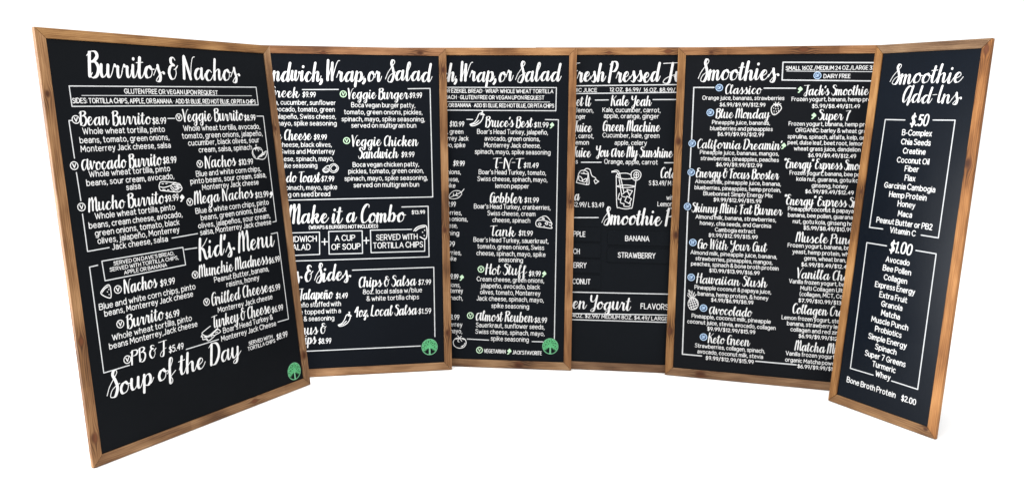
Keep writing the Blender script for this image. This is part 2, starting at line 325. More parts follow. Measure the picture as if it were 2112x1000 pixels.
SANS_SRC = {
 'A': ("0,0 .33,1;.33,1 .66,0;.12,.35 .54,.35",.66),'B': ("0,0 0,1;0,1 .3,1 .48,.9 .48,.65 .3,.54 0,.54;.3,.54 .52,.44 .54,.15 .35,0 0,0",.54),
 'C': (".62,.82 .45,.98 .25,.97 .06,.75 .0,.5 .06,.25 .25,.03 .45,.02 .62,.18",.62),'D': ("0,0 0,1;0,1 .3,.98 .55,.78 .6,.5 .55,.22 .3,.02 0,0",.6),
 'E': ("0,0 0,1;0,1 .45,1;0,.52 .4,.52;0,0 .45,0",.45),'F': ("0,0 0,1;0,1 .43,1;0,.52 .38,.52",.43),
 'G': (".62,.82 .45,.98 .25,.97 .06,.75 0,.5 .06,.25 .25,.03 .45,.02 .62,.2 .64,.45;.64,.45 .38,.45",.64),
 'H': ("0,0 0,1;.56,0 .56,1;0,.52 .56,.52",.56),'I': ("0,0 0,1",0),'J': (".32,1 .32,.3 .25,.05 .1,0 0,.1",.32),
 'K': ("0,0 0,1;.5,1 .02,.42;.16,.58 .52,0",.52),'L': ("0,1 0,0;0,0 .42,0",.42),'M': ("0,0 .05,1;.05,1 .36,.3;.36,.3 .67,1;.67,1 .72,0",.72),
 'N': ("0,0 0,1;0,1 .58,0;.58,0 .58,1",.58),'O': (".35,1 .12,.9 0,.5 .12,.1 .35,0 .58,.1 .7,.5 .58,.9 .35,1",.7),
 'P': ("0,0 0,1;0,1 .3,1 .5,.88 .5,.6 .3,.46 0,.46",.5),'Q': (".35,1 .12,.9 0,.5 .12,.1 .35,0 .58,.1 .7,.5 .58,.9 .35,1;.45,.22 .7,-.06",.7),
 'R': ("0,0 0,1;0,1 .3,1 .5,.88 .5,.6 .3,.46 0,.46;.26,.46 .53,0",.53),'S': (".48,.86 .33,.99 .12,.95 .04,.75 .15,.58 .38,.48 .5,.28 .42,.06 .2,0 0,.14",.5),
 'T': ("0,1 .56,1;.28,1 .28,0",.56),'U': ("0,1 0,.3 .1,.05 .28,0 .46,.05 .56,.3 .56,1",.56),'V': ("0,1 .3,0;.3,0 .6,1",.6),
 'W': ("0,1 .22,0;.22,0 .43,.85;.43,.85 .64,0;.64,0 .86,1",.86),'X': ("0,1 .55,0;.55,1 0,0",.55),'Y': ("0,1 .28,.48;.56,1 .28,.48;.28,.48 .28,0",.56),
 'Z': ("0,1 .52,1;.52,1 0,0;0,0 .52,0",.52),
 'a': (".04,.56 .15,.68 .3,.68 .41,.52 .41,0;.41,.4 .2,.4 .02,.28 .04,.06 .2,0 .41,.16",.41),
 'b': ("0,1 0,0;0,.4 .08,.62 .25,.7 .44,.56 .48,.35 .44,.14 .25,0 .08,.08 0,.3",.48),'c': (".42,.58 .28,.7 .1,.62 0,.35 .1,.08 .28,0 .42,.12",.42),
 'd': (".48,1 .48,0;.48,.4 .4,.62 .23,.7 .04,.56 0,.35 .04,.14 .23,0 .4,.08 .48,.3",.48),
 'e': (".02,.37 .46,.37;.46,.37 .4,.62 .23,.7 .05,.58 0,.35 .06,.1 .25,0 .43,.1",.46),'f': (".32,.96 .2,1 .12,.85 .12,0;0,.68 .28,.68",.28),
 'g': (".48,.7 .48,-.1 .38,-.28 .2,-.3 .05,-.22;.48,.4 .4,.62 .23,.7 .04,.56 0,.35 .04,.14 .23,0 .4,.08 .48,.3",.48),
 'h': ("0,1 0,0;0,.4 .1,.62 .26,.7 .4,.58 .42,.4 .42,0",.42),'i': ("0,.7 0,0;0,.95 0,.96",0),'j': (".1,.7 .1,-.15 .04,-.28 -.08,-.28;.1,.95 .1,.96",.1),
 'k': ("0,1 0,0;.38,.7 .02,.3;.12,.4 .4,0",.4),'l': ("0,1 0,0",0),'m': ("0,.7 0,0;0,.42 .1,.63 .22,.7 .34,.58 .35,.4 .35,0;.35,.42 .45,.63 .57,.7 .69,.58 .7,.4 .7,0",.7),
 'n': ("0,.7 0,0;0,.42 .1,.63 .25,.7 .4,.58 .42,.4 .42,0",.42),'o': (".25,.7 .07,.6 0,.35 .07,.1 .25,0 .43,.1 .5,.35 .43,.6 .25,.7",.5),
 'p': ("0,.7 0,-.3;0,.4 .08,.62 .25,.7 .44,.56 .48,.35 .44,.14 .25,0 .08,.08 0,.3",.48),'q': (".48,.7 .48,-.3;.48,.4 .4,.62 .23,.7 .04,.56 0,.35 .04,.14 .23,0 .4,.08 .48,.3",.48),
 'r': ("0,.7 0,0;0,.4 .1,.62 .26,.69",.26),'s': (".36,.6 .24,.7 .08,.66 .04,.5 .12,.4 .28,.33 .37,.2 .3,.04 .15,0 0,.1",.37),
 't': (".12,.95 .12,.15 .2,.01 .32,.04;0,.68 .3,.68",.3),'u': ("0,.7 0,.25 .06,.05 .2,0 .36,.1 .42,.3;.42,.7 .42,0",.42),'v': ("0,.7 .22,0;.22,0 .44,.7",.44),
 'w': ("0,.7 .17,0;.17,0 .34,.6;.34,.6 .51,0;.51,0 .68,.7",.68),'x': ("0,.7 .4,0;.4,.7 0,0",.4),'y': ("0,.7 .22,.05;.44,.7 .16,-.2 .0,-.3",.44),
 'z': ("0,.68 .38,.68;.38,.68 0,.02;0,.02 .38,.02",.38),'ñ': ("0,.7 0,0;0,.42 .1,.63 .25,.7 .4,.58 .42,.4 .42,0;.04,.9 .14,.97 .26,.9 .36,.96",.42),
 '0': (".27,1 .07,.88 0,.5 .07,.12 .27,0 .47,.12 .54,.5 .47,.88 .27,1",.54),'1': ("0,.85 .15,1;.15,1 .15,0",.18),
 '2': ("0,.8 .12,.98 .32,.98 .45,.8 .38,.55 0,.02;0,0 .48,0",.48),'3': ("0,.9 .2,1 .4,.92 .42,.68 .2,.54;.2,.54 .45,.45 .47,.15 .25,0 0,.1",.47),
 '4': (".38,0 .38,1;.38,1 0,.32;0,.32 .5,.32",.5),'5': (".42,1 .06,1;.06,1 .03,.58;.03,.58 .25,.63 .44,.5 .46,.2 .3,.02 .1,0 0,.1",.46),
 '6': (".38,1 .15,.75 .02,.4 .05,.12 .25,0 .44,.12 .46,.4 .28,.58 .1,.52 .02,.35",.46),'7': ("0,1 .48,1;.48,1 .15,0",.48),
 '8': (".24,.54 .06,.65 .06,.9 .24,1 .42,.9 .42,.65 .24,.54 .02,.4 .02,.12 .24,0 .46,.12 .46,.4 .24,.54",.48),
 '9': (".44,.62 .36,.45 .18,.42 .02,.58 .02,.85 .2,1 .38,.94 .44,.7 .4,.35 .22,0",.45),
 '$': (".46,.82 .33,.92 .12,.9 .04,.72 .15,.57 .36,.48 .48,.3 .42,.1 .2,.05 0,.16;.25,1.12 .25,-.14",.48),
 '.': (".03,.03 .03,.04",.08),',': ("0.04,.05 -.04,-.17",.04),"'": ("0.03,1 0,.76",.03),'"': ("0.03,1 0,.76;.18,1 .15,.76",.18),
 '(': (".2,1.1 .04,.75 .04,.2 .2,-.15",.2),')': ("0,1.1 .16,.75 .16,.2 0,-.15",.2),'-': ("0,.38 .26,.38",.26),'/': ("0,-.12 .36,1.1",.36),
 '&': (".56,0 .1,.7 .12,.92 .26,1 .4,.9 .38,.72 .08,.42 .0,.2 .12,.02 .3,0 .5,.2 .56,.42",.56),':': ("0,.1 0,.11;0,.58 0,.59",0),'•': (".06,.5 .1,.5 .06,.5",.12),
 '+': ("0,.4 .4,.4;.2,.6 .2,.2",.4),
}
BRUSH = {k: (parse(s), a + (0.06 if k.islower() else 0)) for k, (s, a) in BRUSH_SRC.items()}
SANS = {k: (parse(s), a) for k, (s, a) in SANS_SRC.items()}
BRUSH['@'] = ([[(px_ * 1.3, py_ * 1.55 if py_ > 0 else py_) for px_, py_ in st] for st in BRUSH['a'][0]], 1.42)



def smooth(pts, n):
    """Catmull-Rom through the points"""
    if len(pts) < 3:
        return [tuple(p) for p in pts]
    closed = abs(pts[0][0] - pts[-1][0]) + abs(pts[0][1] - pts[-1][1]) < 1e-6
    P = list(pts)
    if closed:
        P = [pts[-2]] + P + [pts[1]]
    else:
        P = [(2 * pts[0][0] - pts[1][0], 2 * pts[0][1] - pts[1][1])] + P + [(2 * pts[-1][0] - pts[-2][0], 2 * pts[-1][1] - pts[-2][1])]
    out = []
    for i in range(1, len(P) - 2):
        p0, p1, p2, p3 = P[i - 1], P[i], P[i + 1], P[i + 2]
        for k in range(n):
            t = k / n
            t2, t3 = t * t, t * t * t
            out.append(tuple(0.5 * (2 * p1[j] + (p2[j] - p0[j]) * t + (2 * p0[j] - 5 * p1[j] + 4 * p2[j] - p3[j]) * t2
                                    + (3 * p1[j] - p0[j] - 3 * p2[j] + p3[j]) * t3) for j in (0, 1)))
    out.append(tuple(P[-2]))
    return out


class Ink:
    """collects pen strokes and filled shapes as one low-relief mesh in board coordinates (u right, v up)"""

    def __init__(self):
        self.v = []
        self.f = []
        self.k = 0

    def stroke(self, pts, thick, thin=None, lift=0.0003, samples=5):
        pts = smooth(pts, samples)
        q = [pts[0]]
        for p in pts[1:]:
            if (p[0] - q[-1][0]) ** 2 + (p[1] - q[-1][1]) ** 2 > 1e-10:
                q.append(p)
        if len(q) == 1:
            q.append((q[0][0], q[0][1] + 1e-4))
        a = np.array(q)
        d = np.gradient(a, axis=0)
        ln = np.hypot(d[:, 0], d[:, 1])
        ln[ln == 0] = 1e-9
        t = d / ln[:, None]
        n = np.stack([-t[:, 1], t[:, 0]], 1)
        if thin is None:
            w = np.full(len(a), thick)
        else:                                   # brush pen: heavy on down strokes, light on up strokes
            s = np.clip((-t[:, 1] + 0.12) / 0.95, 0, 1)
            s = s * s * (3 - 2 * s)
            w = thin + (thick - thin) * s
            if len(w) > 4:
                kern = np.array([1, 2, 3, 2, 1]) / 9.0
                w = np.convolve(np.pad(w, 2, mode='edge'), kern, mode='valid')
        self.k += 1
        e = lift + (self.k % 9) * 0.00002
        top = e + 0.0005
        b = len(self.v)
        h = w / 2
        for i in range(len(a)):
            self.v.append((a[i, 0] + n[i, 0] * h[i], a[i, 1] + n[i, 1] * h[i], e))
            self.v.append((a[i, 0], a[i, 1], top))
            self.v.append((a[i, 0] - n[i, 0] * h[i], a[i, 1] - n[i, 1] * h[i], e))
        for i in range(len(a) - 1):
            o = b + 3 * i
            self.f.append((o + 1, o, o + 3, o + 4))
            self.f.append((o + 2, o + 1, o + 4, o + 5))
        for i, sgn in ((0, -1), (len(a) - 1, 1)):
            o = b + 3 * i
            last = o + (0 if sgn > 0 else 2)
            end = o + (2 if sgn > 0 else 0)
            for kk in range(1, 5):
                if kk < 4:
                    an = math.pi * kk / 4
                    side = math.cos(an) * sgn
                    fw = math.sin(an) * sgn
                    self.v.append((a[i, 0] + (n[i, 0] * side + t[i, 0] * fw) * h[i], a[i, 1] + (n[i, 1] * side + t[i, 1] * fw) * h[i], e))
                    cur = len(self.v) - 1
                else:
                    cur = end
                self.f.append((o + 1, cur, last))
                last = cur

    def polyline(self, pts, w, lift=0.0003):
        for p, q in zip(pts, pts[1:]):
            self.stroke([p, q], w, lift=lift)

    def fill(self, pts, lift=0.0004):
        b = len(self.v)
        cx = sum(p[0] for p in pts) / len(pts)
        cy = sum(p[1] for p in pts) / len(pts)
        self.v.append((cx, cy, lift))
        for p in pts:
            self.v.append((p[0], p[1], lift))
        for i in range(len(pts)):
            self.f.append((b, b + 1 + i, b + 1 + (i + 1) % len(pts)))

    def disc(self, cx, cy, r, lift=0.0004, n=32):
        self.fill([(cx + r * math.cos(2 * math.pi * i / n), cy + r * math.sin(2 * math.pi * i / n)) for i in range(n)], lift)

    def ring(self, cx, cy, r, w, lift=0.0003, n=28):
        pts = [(cx + r * math.cos(2 * math.pi * i / n), cy + r * math.sin(2 * math.pi * i / n)) for i in range(n + 1)]
        self.stroke(pts, w, lift=lift, samples=1)

    def build(self, name, mat, board):
        me = bpy.data.meshes.new(name)
        w, y0 = board['w'], board['ink_y']
        me.from_pydata([(u - w / 2, y0 - d, v) for u, v, d in self.v], [], self.f)
        me.materials.append(mat)
        o = bpy.data.objects.new(name, me)
        COL.objects.link(o)
        o.parent = board['panel']
        return o


def build_inks(name, layers, board):
    """several inks of different colours as one painted mark"""
    v, f, mi = [], [], []
    for i, (ink, mat) in enumerate(layers):
        b = len(v)
        v += ink.v
        f += [tuple(b + k for k in q) for q in ink.f]
        mi += [i] * len(ink.f)
    one = Ink()
    one.v, one.f = v, f
    o = one.build(name, layers[0][1], board)
    for _ink, mat in layers[1:]:
        o.data.materials.append(mat)
    o.data.polygons.foreach_set('material_index', mi)
    return o


# style: font, x-height or cap height (m), thick, thin, slant, height squeeze above x-height
STYLE = {
    'T': ('brush', 0.0345, 0.0089, 0.0026, 0.11, 0.78),
    'H': ('brush', 0.0216, 0.0050, 0.0017, 0.09, 0.55),
    'P': ('sans', 0.0180, 0.0026, None, 0.10, 1),
    'D': ('sans', 0.0164, 0.00215, None, 0, 1),
    'S': ('sans', 0.0136, 0.0021, None, 0, 1),
    'C': ('sans', 0.0132, 0.0022, None, 0, 1),
    'Z': ('sans', 0.0122, 0.0023, None, 0, 1),
    'L': ('sans', 0.0196, 0.0028, None, 0, 1),
    'M': ('sans', 0.0168, 0.0027, None, 0, 1),
    'K': ('sans', 0.0335, 0.0048, None, 0.10, 1),
}


def layout(text, font):
    """natural x of each glyph; returns list of (char, x) and the running edges"""
    x = 0.0
    res = []
    edges = [0.0]
    F = BRUSH if font == 'brush' else SANS
    for ch in text:
        if ch == ' ':
            x += 0.40 if font == 'brush' else 0.24
            edges.append(x)
            continue
        st, adv = F.get(ch) or F['o']
        if font == 'brush':
            res.append((ch, x))
            x += adv
        else:
            res.append((ch, x + 0.11))
            x += adv + 0.22
        edges.append(x)
    return res, edges


def write(ink, style, text, u0, u1, v, mult=1.0):
    font, size, thick, thin, slant, squeeze = STYLE[style]
    size *= mult
    parts = text.split('|')
    pre, vis, suf = ('', text, '') if len(parts) == 1 else ((parts[0], parts[1], '') if len(parts) == 2 else parts)
    if style == 'T':            # long looped final s in the titles, plain S without its entry swash in the small headings
        pre, vis, suf = [re.sub(r's(?![a-z])', '~', q) for q in (pre, vis, suf)]
    if style == 'H':
        pre, vis, suf = [q.replace('S', '%') for q in (pre, vis, suf)]
    full = pre + vis + suf
    glyphs, edges = layout(full, font)
    a, b = edges[len(pre)], edges[len(pre) + len(vis)]
    pad = thick * 0.5
    sx = (u1 - u0 - 2 * pad * (font == 'sans') * 0) / max(b - a, 1e-6)
    F = BRUSH if font == 'brush' else SANS
    lo = None
    for ch, gx in glyphs:
        st, adv = (F.get(ch) or F['o'])
        bounce = rng.uniform(-0.035, 0.035) * (2.0 if style == 'T' else 1.3 if font == 'brush' else 0.5)
        grow = rng.uniform(0.96, 1.04)
        pen = rng.uniform(0.93, 1.07)
        for s in st:
            pts = []
            for px_, py_ in s:
                yv = py_
                if font == 'brush' and yv > 1:
                    yv = 1 + (yv - 1) * squeeze
                if font == 'brush' and yv < 0:
                    yv *= 0.58 if style == 'T' else 0.68
                yv = yv * grow + bounce
                pts.append((u0 + (gx + px_ - a) * sx + slant * yv * size, v + yv * size))
            if pts[0][0] < 0.036 or pts[0][0] > BOARD_W - 0.036:
                continue
            ink.stroke(pts, thick * mult * pen * (1.3 if ch == '.' else 1.0), None if thin is None else thin * mult, samples=6 if font == 'brush' else 4)


BOARD_W = 1.0


# little pictures, drawn in a unit square (strokes, then stroke width as a share of the height)
PICTURES = {
    'tomato_drawing': ([".66,.35 .72,.55 .62,.78 .40,.84 .16,.76 .03,.5 .10,.22 .30,.07 .42,.12", ".08,.62 .10,.4 .2,.2", ".36,.8 .32,1.0 .38,.98", ".36,.8 .2,.74", ".36,.8 .26,.66",
                        ".4,.8 .46,.58", ".42,.82 .6,.66", ".36,.16 .96,.55 .98,.34 .82,.08 .6,.02 .36,.16", ".46,.19 .9,.44", ".55,.22 .66,.24", ".7,.3 .82,.34"], .055),
    'whole_tomato_drawing': ([".5,.8 .2,.78 .03,.5 .12,.18 .45,.02 .8,.1 .98,.42 .9,.72 .7,.82", ".48,.8 .2,.72", ".48,.8 .36,.6 .46,.5", ".5,.8 .66,.58", ".52,.82 .85,.72", ".48,.82 .35,1.0", ".5,.82 .62,.98",
                              ".68,.18 .82,.28 .9,.44", ".62,.14 .74,.16"], .07),
    'burrito_drawing': ([".75,.8 .15,.98 .03,.8 .0,.55 .04,.3 .15,.24 .62,.06", ".04,.58 .2,.5 .38,.55 .52,.62", ".52,.62 .68,.78 .85,.7", ".52,.6 .5,.38 .6,.14", ".56,.5 .62,.3 .72,.22", ".62,.12 .7,.02 .82,.02 .92,.12 .98,.3 .94,.5 .9,.66 .8,.74",
                         ".62,.66 .78,.62 .9,.55", ".64,.5 .8,.42 .94,.34", ".7,.34 .84,.24", ".66,.24 .78,.14", ".74,.54 .82,.5", ".78,.34 .88,.4", ".14,.82 .2,.8", ".3,.8 .36,.8", ".14,.34 .24,.3", ".34,.28 .4,.26"], .085),
    'sandwich_drawing': ([".52,1.0 .2,.78 .08,.62 .36,.36 .86,.72", ".1,.58 .36,.28 .84,.64", ".08,.56 .02,.44 .1,.42", ".1,.42 .08,.22 .22,.18 .34,.02 .5,.1 .62,.2 .72,.3 .86,.34 .98,.42 .92,.58 .84,.66",
                          ".16,.36 .24,.28 .3,.12", ".5,.24 .58,.34 .66,.26", ".72,.44 .84,.46"], .07),
    'chip_drawing': ([".02,.5 .3,.8 .72,1.0 .92,.88 .95,.4 .88,.04 .7,.02 .3,.22 .02,.5", ".14,.52 .4,.74 .76,.88", ".62,.5 .64,.48", ".78,.66 .79,.64", ".74,.28 .75,.26"], .085),
    'corner_chip_drawing': ([".0,.62 .14,.8 .4,.94 .78,1.0 .95,.88 .98,.4 .9,.06 .72,.03 .46,.18", ".12,.62 .4,.8 .8,.9", ".64,.52 .66,.5", ".8,.66 .81,.64", ".76,.28 .77,.26"], .085),
    'onion_drawing': ([".42,.5 .5,.85 .75,1.0 .95,.75 1.0,.45 .85,.1 .62,.05 .46,.25 .42,.5", ".52,.5 .6,.75 .76,.85 .9,.62 .9,.38 .76,.2 .6,.25 .52,.5", ".44,.8 .3,.78 .08,.5 .02,.3 .12,.08 .3,.08 .4,.2",
                       ".1,.38 .2,.52 .34,.45 .34,.24 .2,.14 .1,.24 .1,.38", ".2,.34 .24,.32", ".82,.3 .86,.4"], .085),
    'pepper_drawing': ([".02,.1 .3,.22 .5,.5 .62,.78 .82,.88", ".02,.1 .12,.0 .4,.04 .72,.24 .9,.55 .92,.78", ".12,.08 .4,.16 .62,.36", ".82,.88 .76,.74 .92,.78", ".82,.88 1.0,.72", ".84,.88 .88,1.0 .8,1.0"], .075),
    'leaf_drawing': ([".02,.12 .08,.5 .35,.8 .72,.78 .84,.5 .62,.14 .3,.02 .02,.12", ".02,.12 .5,.45 .84,.72 1.0,1.0", ".3,.32 .3,.55", ".5,.45 .52,.66", ".4,.38 .6,.32"], .07),
    'cheese_drawing': ([".02,.62 .45,1.0 .72,.9 .98,.4 .92,.25 .98,.02 .5,.08 .03,.18 .02,.62", ".02,.62 .5,.66 .98,.4", ".3,.34 .22,.44 .14,.34 .22,.22 .3,.34", ".72,.4 .64,.5 .56,.42 .66,.3 .72,.4", ".5,.82 .42,.86 .36,.8 .5,.76", ".48,.2 .52,.18", ".82,.3 .86,.24"], .075),
    'strawberry_drawing': ([".5,.78 .2,.75 .03,.5 .12,.15 .35,.02 .7,.2 .98,.5 .9,.72 .7,.8", ".5,.8 .25,.86", ".5,.8 .4,.98", ".55,.8 .72,.98", ".55,.8 .9,.86", ".5,.78 .42,.66", ".56,.78 .66,.66",
                            ".25,.55 .26,.52", ".45,.5 .46,.47", ".68,.52 .69,.49", ".3,.32 .31,.29", ".52,.3 .53,.27", ".32,.14 .33,.12", ".72,.36 .73,.33"], .075),
    'pineapple_drawing': ([".5,.6 .2,.5 .1,.28 .25,.06 .5,.0 .8,.06 .98,.25 .92,.45 .72,.58 .5,.6", ".3,.55 .02,.72", ".3,.56 .3,.66 .05,.82", ".35,.6 .1,.98 .35,.84", ".4,.6 .4,.95", ".45,.6 .62,.9 .5,.72", ".5,.6 .78,.8 .62,.66", ".2,.45 .7,.58", ".12,.34 .88,.5",
                           ".14,.22 .96,.4", ".25,.1 .98,.28", ".45,.02 .9,.14", ".2,.48 .45,.02", ".35,.56 .68,.03", ".52,.58 .86,.1", ".7,.58 .96,.28"], .036),
    'tea_bag_drawing': ([".02,.17 .12,.72", ".12,.72 .2,.86 .32,.9 .44,.86 .54,.74", ".54,.74 .47,.05", ".47,.05 .02,.17", ".54,.72 .58,.12 .48,.06", ".34,.88 .44,1.0 .6,.95 .66,.7 .72,.56 .84,.48 .88,.38", ".86,.36 1.0,.26", "1.0,.26 .86,.12", ".86,.12 .8,.3 .86,.36",
                         ".12,.52 .14,.32 .26,.26 .28,.38 .2,.52 .12,.52", ".28,.26 .34,.34 .46,.42 .44,.26 .36,.2 .28,.26", ".22,.72 .5,.68", ".32,.78 .36,.76"], .052),
    'iced_drink_drawing': ([".18,.84 .22,.1 .3,.03 .48,.0 .66,.02 .74,.1 .84,.82", ".18,.84 .24,.9 .5,.92 .68,.88", ".18,.84 .3,.79 .5,.77 .72,.79 .84,.82", ".22,.58 .4,.61 .62,.61 .8,.58 .6,.55 .36,.55 .22,.58",
                            ".03,.96 .2,.99 .28,.93 .32,.83", ".03,.94 .18,.95 .24,.9 .28,.82", ".28,.76 .38,.32", ".34,.77 .44,.44", ".32,.82 .44,.44",
                            ".8,1.0 .68,.94 .68,.82 .8,.74 .94,.78 .99,.9 .92,.98 .8,1.0", ".82,.95 .76,.9 .78,.82 .86,.8 .92,.86 .9,.93 .82,.95", ".8,.88 .88,.88", ".84,.93 .84,.82",
                            ".3,.4 .26,.26 .34,.24", ".4,.38 .52,.45 .62,.4", ".54,.5 .72,.47", ".72,.47 .62,.32", ".54,.5 .62,.36", ".4,.32 .5,.3", ".36,.28 .34,.16 .46,.13", ".55,.33 .7,.26", ".7,.26 .62,.14", ".62,.14 .48,.2", ".48,.2 .55,.33",
                            ".46,.13 .46,.07 .64,.07 .66,.16"], .024),
}


def drawing(ink, name, u0, u1, v0, v1):
    strokes, wd = PICTURES[name]
    hgt = v1 - v0
    for s in strokes:
        pts = [tuple(float(c) for c in p.split(',')) for p in s.split()]
        ink.stroke([(u0 + a * (u1 - u0), v0 + b * hgt) for a, b in pts], max(wd * hgt * .85, 0.0020), samples=5)


def tree_emblem(B, u, v, pm):
    """round green emblem of a spreading tree"""
    R = 0.0305
    d = Ink()
    d.disc(u, v, R, .0003, 40)
    r = Ink()
    r.ring(u, v, R * .96, R * .085, .0007, 40)
    r.stroke([(u, v - R * .12), (u, v - R * .92)], R * .2, lift=.0012)
    r.stroke([(u - R * .12, v - R * .9), (u + R * .12, v - R * .9)], R * .1, lift=.0011)
    k = Ink()
    for sg in (-1, 1):
        k.fill([(u + sg * R * a, v + R * b) for a, b in ((.08, -.16), (.2, -.18), (.36, -.42), (.64, -.5), (.52, -.7), (.3, -.84), (.1, -.88))], .0006)
    g = Ink()
    h = Ink()
    for ring_r, cnt, ph in ((.76, 15, .1), (.48, 9, .3), (.22, 5, .0)):
        for i in range(cnt):
            a = math.radians(-28 + 236 * (i + ph * .5) / (cnt - 1 + ph))
            px_, py_ = u + R * ring_r * math.cos(a), v + R * (.02 + ring_r * math.sin(a))
            t = a + math.pi / 2 * (.35 if i % 2 else -.35)
            l = R * (.10 + .03 * (i % 3))
            g.stroke([(px_ - l * math.cos(t) * .6, py_ - l * math.sin(t) * .6), (px_ + l * math.cos(t) * .6, py_ + l * math.sin(t) * .6)], R * (.15 if i % 2 else .18), lift=.0006)
            a2 = a + math.radians(8 + 3 * (i % 3))
            q = (u + R * (ring_r - .1) * math.cos(a2), v + R * (.02 + (ring_r - .1) * math.sin(a2)))
            h.stroke([q, (q[0] + R * .15 * math.cos(a2 + .7), q[1] + R * .15 * math.sin(a2 + .7))], R * .10, lift=.0005)
    for a in (-.15, .25, .75, 1.2, 1.9, 2.4, 2.9, 3.3):
        g.stroke([(u, v - R * .14), (u + R * .26 * math.cos(a), v + R * (-.02 + .2 * math.sin(a))), (u + R * .52 * math.cos(a), v + R * (.0 + .5 * math.sin(a)))], R * .09, lift=.0007)
    build_inks('tree_emblem', [(d, M_LOGO), (r, M_LOGO_PALE), (k, pm), (h, M_LOGO_DARK), (g, M_LOGO_LIGHT)], B)



def mesh_obj(name, verts, faces, mat, parent, bevel=0.0):
    me = bpy.data.meshes.new(name)
    bm = bmesh.new()
    vs = [bm.verts.new(v) for v in verts]
    for f in faces:
        bm.faces.new([vs[i] for i in f])
    bmesh.ops.recalc_face_normals(bm, faces=bm.faces)
    if bevel:
        bmesh.ops.bevel(bm, geom=list(bm.edges), offset=bevel, segments=2, profile=0.6, affect='EDGES')
    bm.to_mesh(me)
    bm.free()
    me.materials.append(mat)
    o = bpy.data.objects.new(name, me)
    COL.objects.link(o)
    o.parent = parent
    return o


def box(name, x0, x1, y0, y1, z0, z1, mat, parent, bevel=0.0):
    v = [(x, y, z) for x in (x0, x1) for y in (y0, y1) for z in (z0, z1)]
    f = [(0, 1, 3, 2), (4, 6, 7, 5), (0, 4, 5, 1), (2, 3, 7, 6), (0, 2, 6, 4), (1, 5, 7, 3)]
    return mesh_obj(name, v, f, mat, parent, bevel)


RAIL_W = 0.0286
DEPTH = 0.013
RECESS = 0.0045


def rail(name, length, mat, parent, loc, ang):
    """one mitred frame rail; local x runs along it, local z points to the board's middle"""
    g = 0.0004
    W = RAIL_W
    v = []
    for yv in (0.0, DEPTH):
        v += [(g, yv, 0), (length - g, yv, 0), (length - W - g, yv, W), (W + g, yv, W)]
    f = [(0, 1, 2, 3), (7, 6, 5, 4), (0, 4, 5, 1), (1, 5, 6, 2), (2, 6, 7, 3), (3, 7, 4, 0)]
    # local y of the wood shader must run across the face: build with face in the x-y plane
    v = [(a, c, -b_) for a, b_, c in v]
    o = mesh_obj(name, v, f, mat, parent, 0.0014)
    # local (x, y, z) -> board: x along the rail, y towards the middle, z out of the front
    R = Matrix.Rotation(ang, 4, 'Y') @ Matrix(((1, 0, 0, 0), (0, 0, -1, 0), (0, 1, 0, 0), (0, 0, 0, 1)))
    o.matrix_local = Matrix.Translation(loc) @ R
    return o


def menu_board(spec):
    global BOARD_W
    w, h = spec['w'], spec['h']
    BOARD_W = w
    root = bpy.data.objects.new("menu_board", None)
    COL.objects.link(root)
    root.empty_display_size = 0.1
    root.matrix_world = Matrix(spec['m'])
    root['label'] = spec['label']
    root['category'] = "menu board"
    root['group'] = "menu boards standing in an arc"
    tones, knots, s = spec['tones'], spec['knots'], spec['seed']
    mats = [wood("stained_pine_%d%s" % (s, k), s + i * 0.83, tones[i], knots.get(k, []), spec['grey'][i])
            for i, k in enumerate('btlr')]
    rail("bottom_rail", w, mats[0], root, (-w / 2, 0, 0), 0)
    rail("top_rail", w, mats[1], root, (w / 2, 0, h), math.pi)
    rail("side_rail", h, mats[2], root, (-w / 2, 0, h), math.pi / 2)
    rail("side_rail", h, mats[3], root, (w / 2, 0, 0), -math.pi / 2)
    pm = chalk_panel("painted_panel_%d" % s, spec['panel'], spec['spec'], spec['rough'])
    e = RAIL_W - 0.004
    panel = box("panel", -w / 2 + e, w / 2 - e, RECESS, RECESS + 0.006, e, h - e, pm, root)
    B = {'w': w, 'h': h, 'panel': panel, 'ink_y': RECESS, 'root': root}
    build_content(B, spec['content'], spec['linew'], pm, spec['tscale'])
    return root


NAMES = {'T': 'title_lettering', 'H': 'heading_lettering', 'P': 'price_lettering', 'D': 'description_lettering', 'S': 'description_lettering',
         'C': 'note_lettering', 'Z': 'price_lettering', 'L': 'caption_lettering', 'M': 'item_list_lettering', 'K': 'price_lettering'}


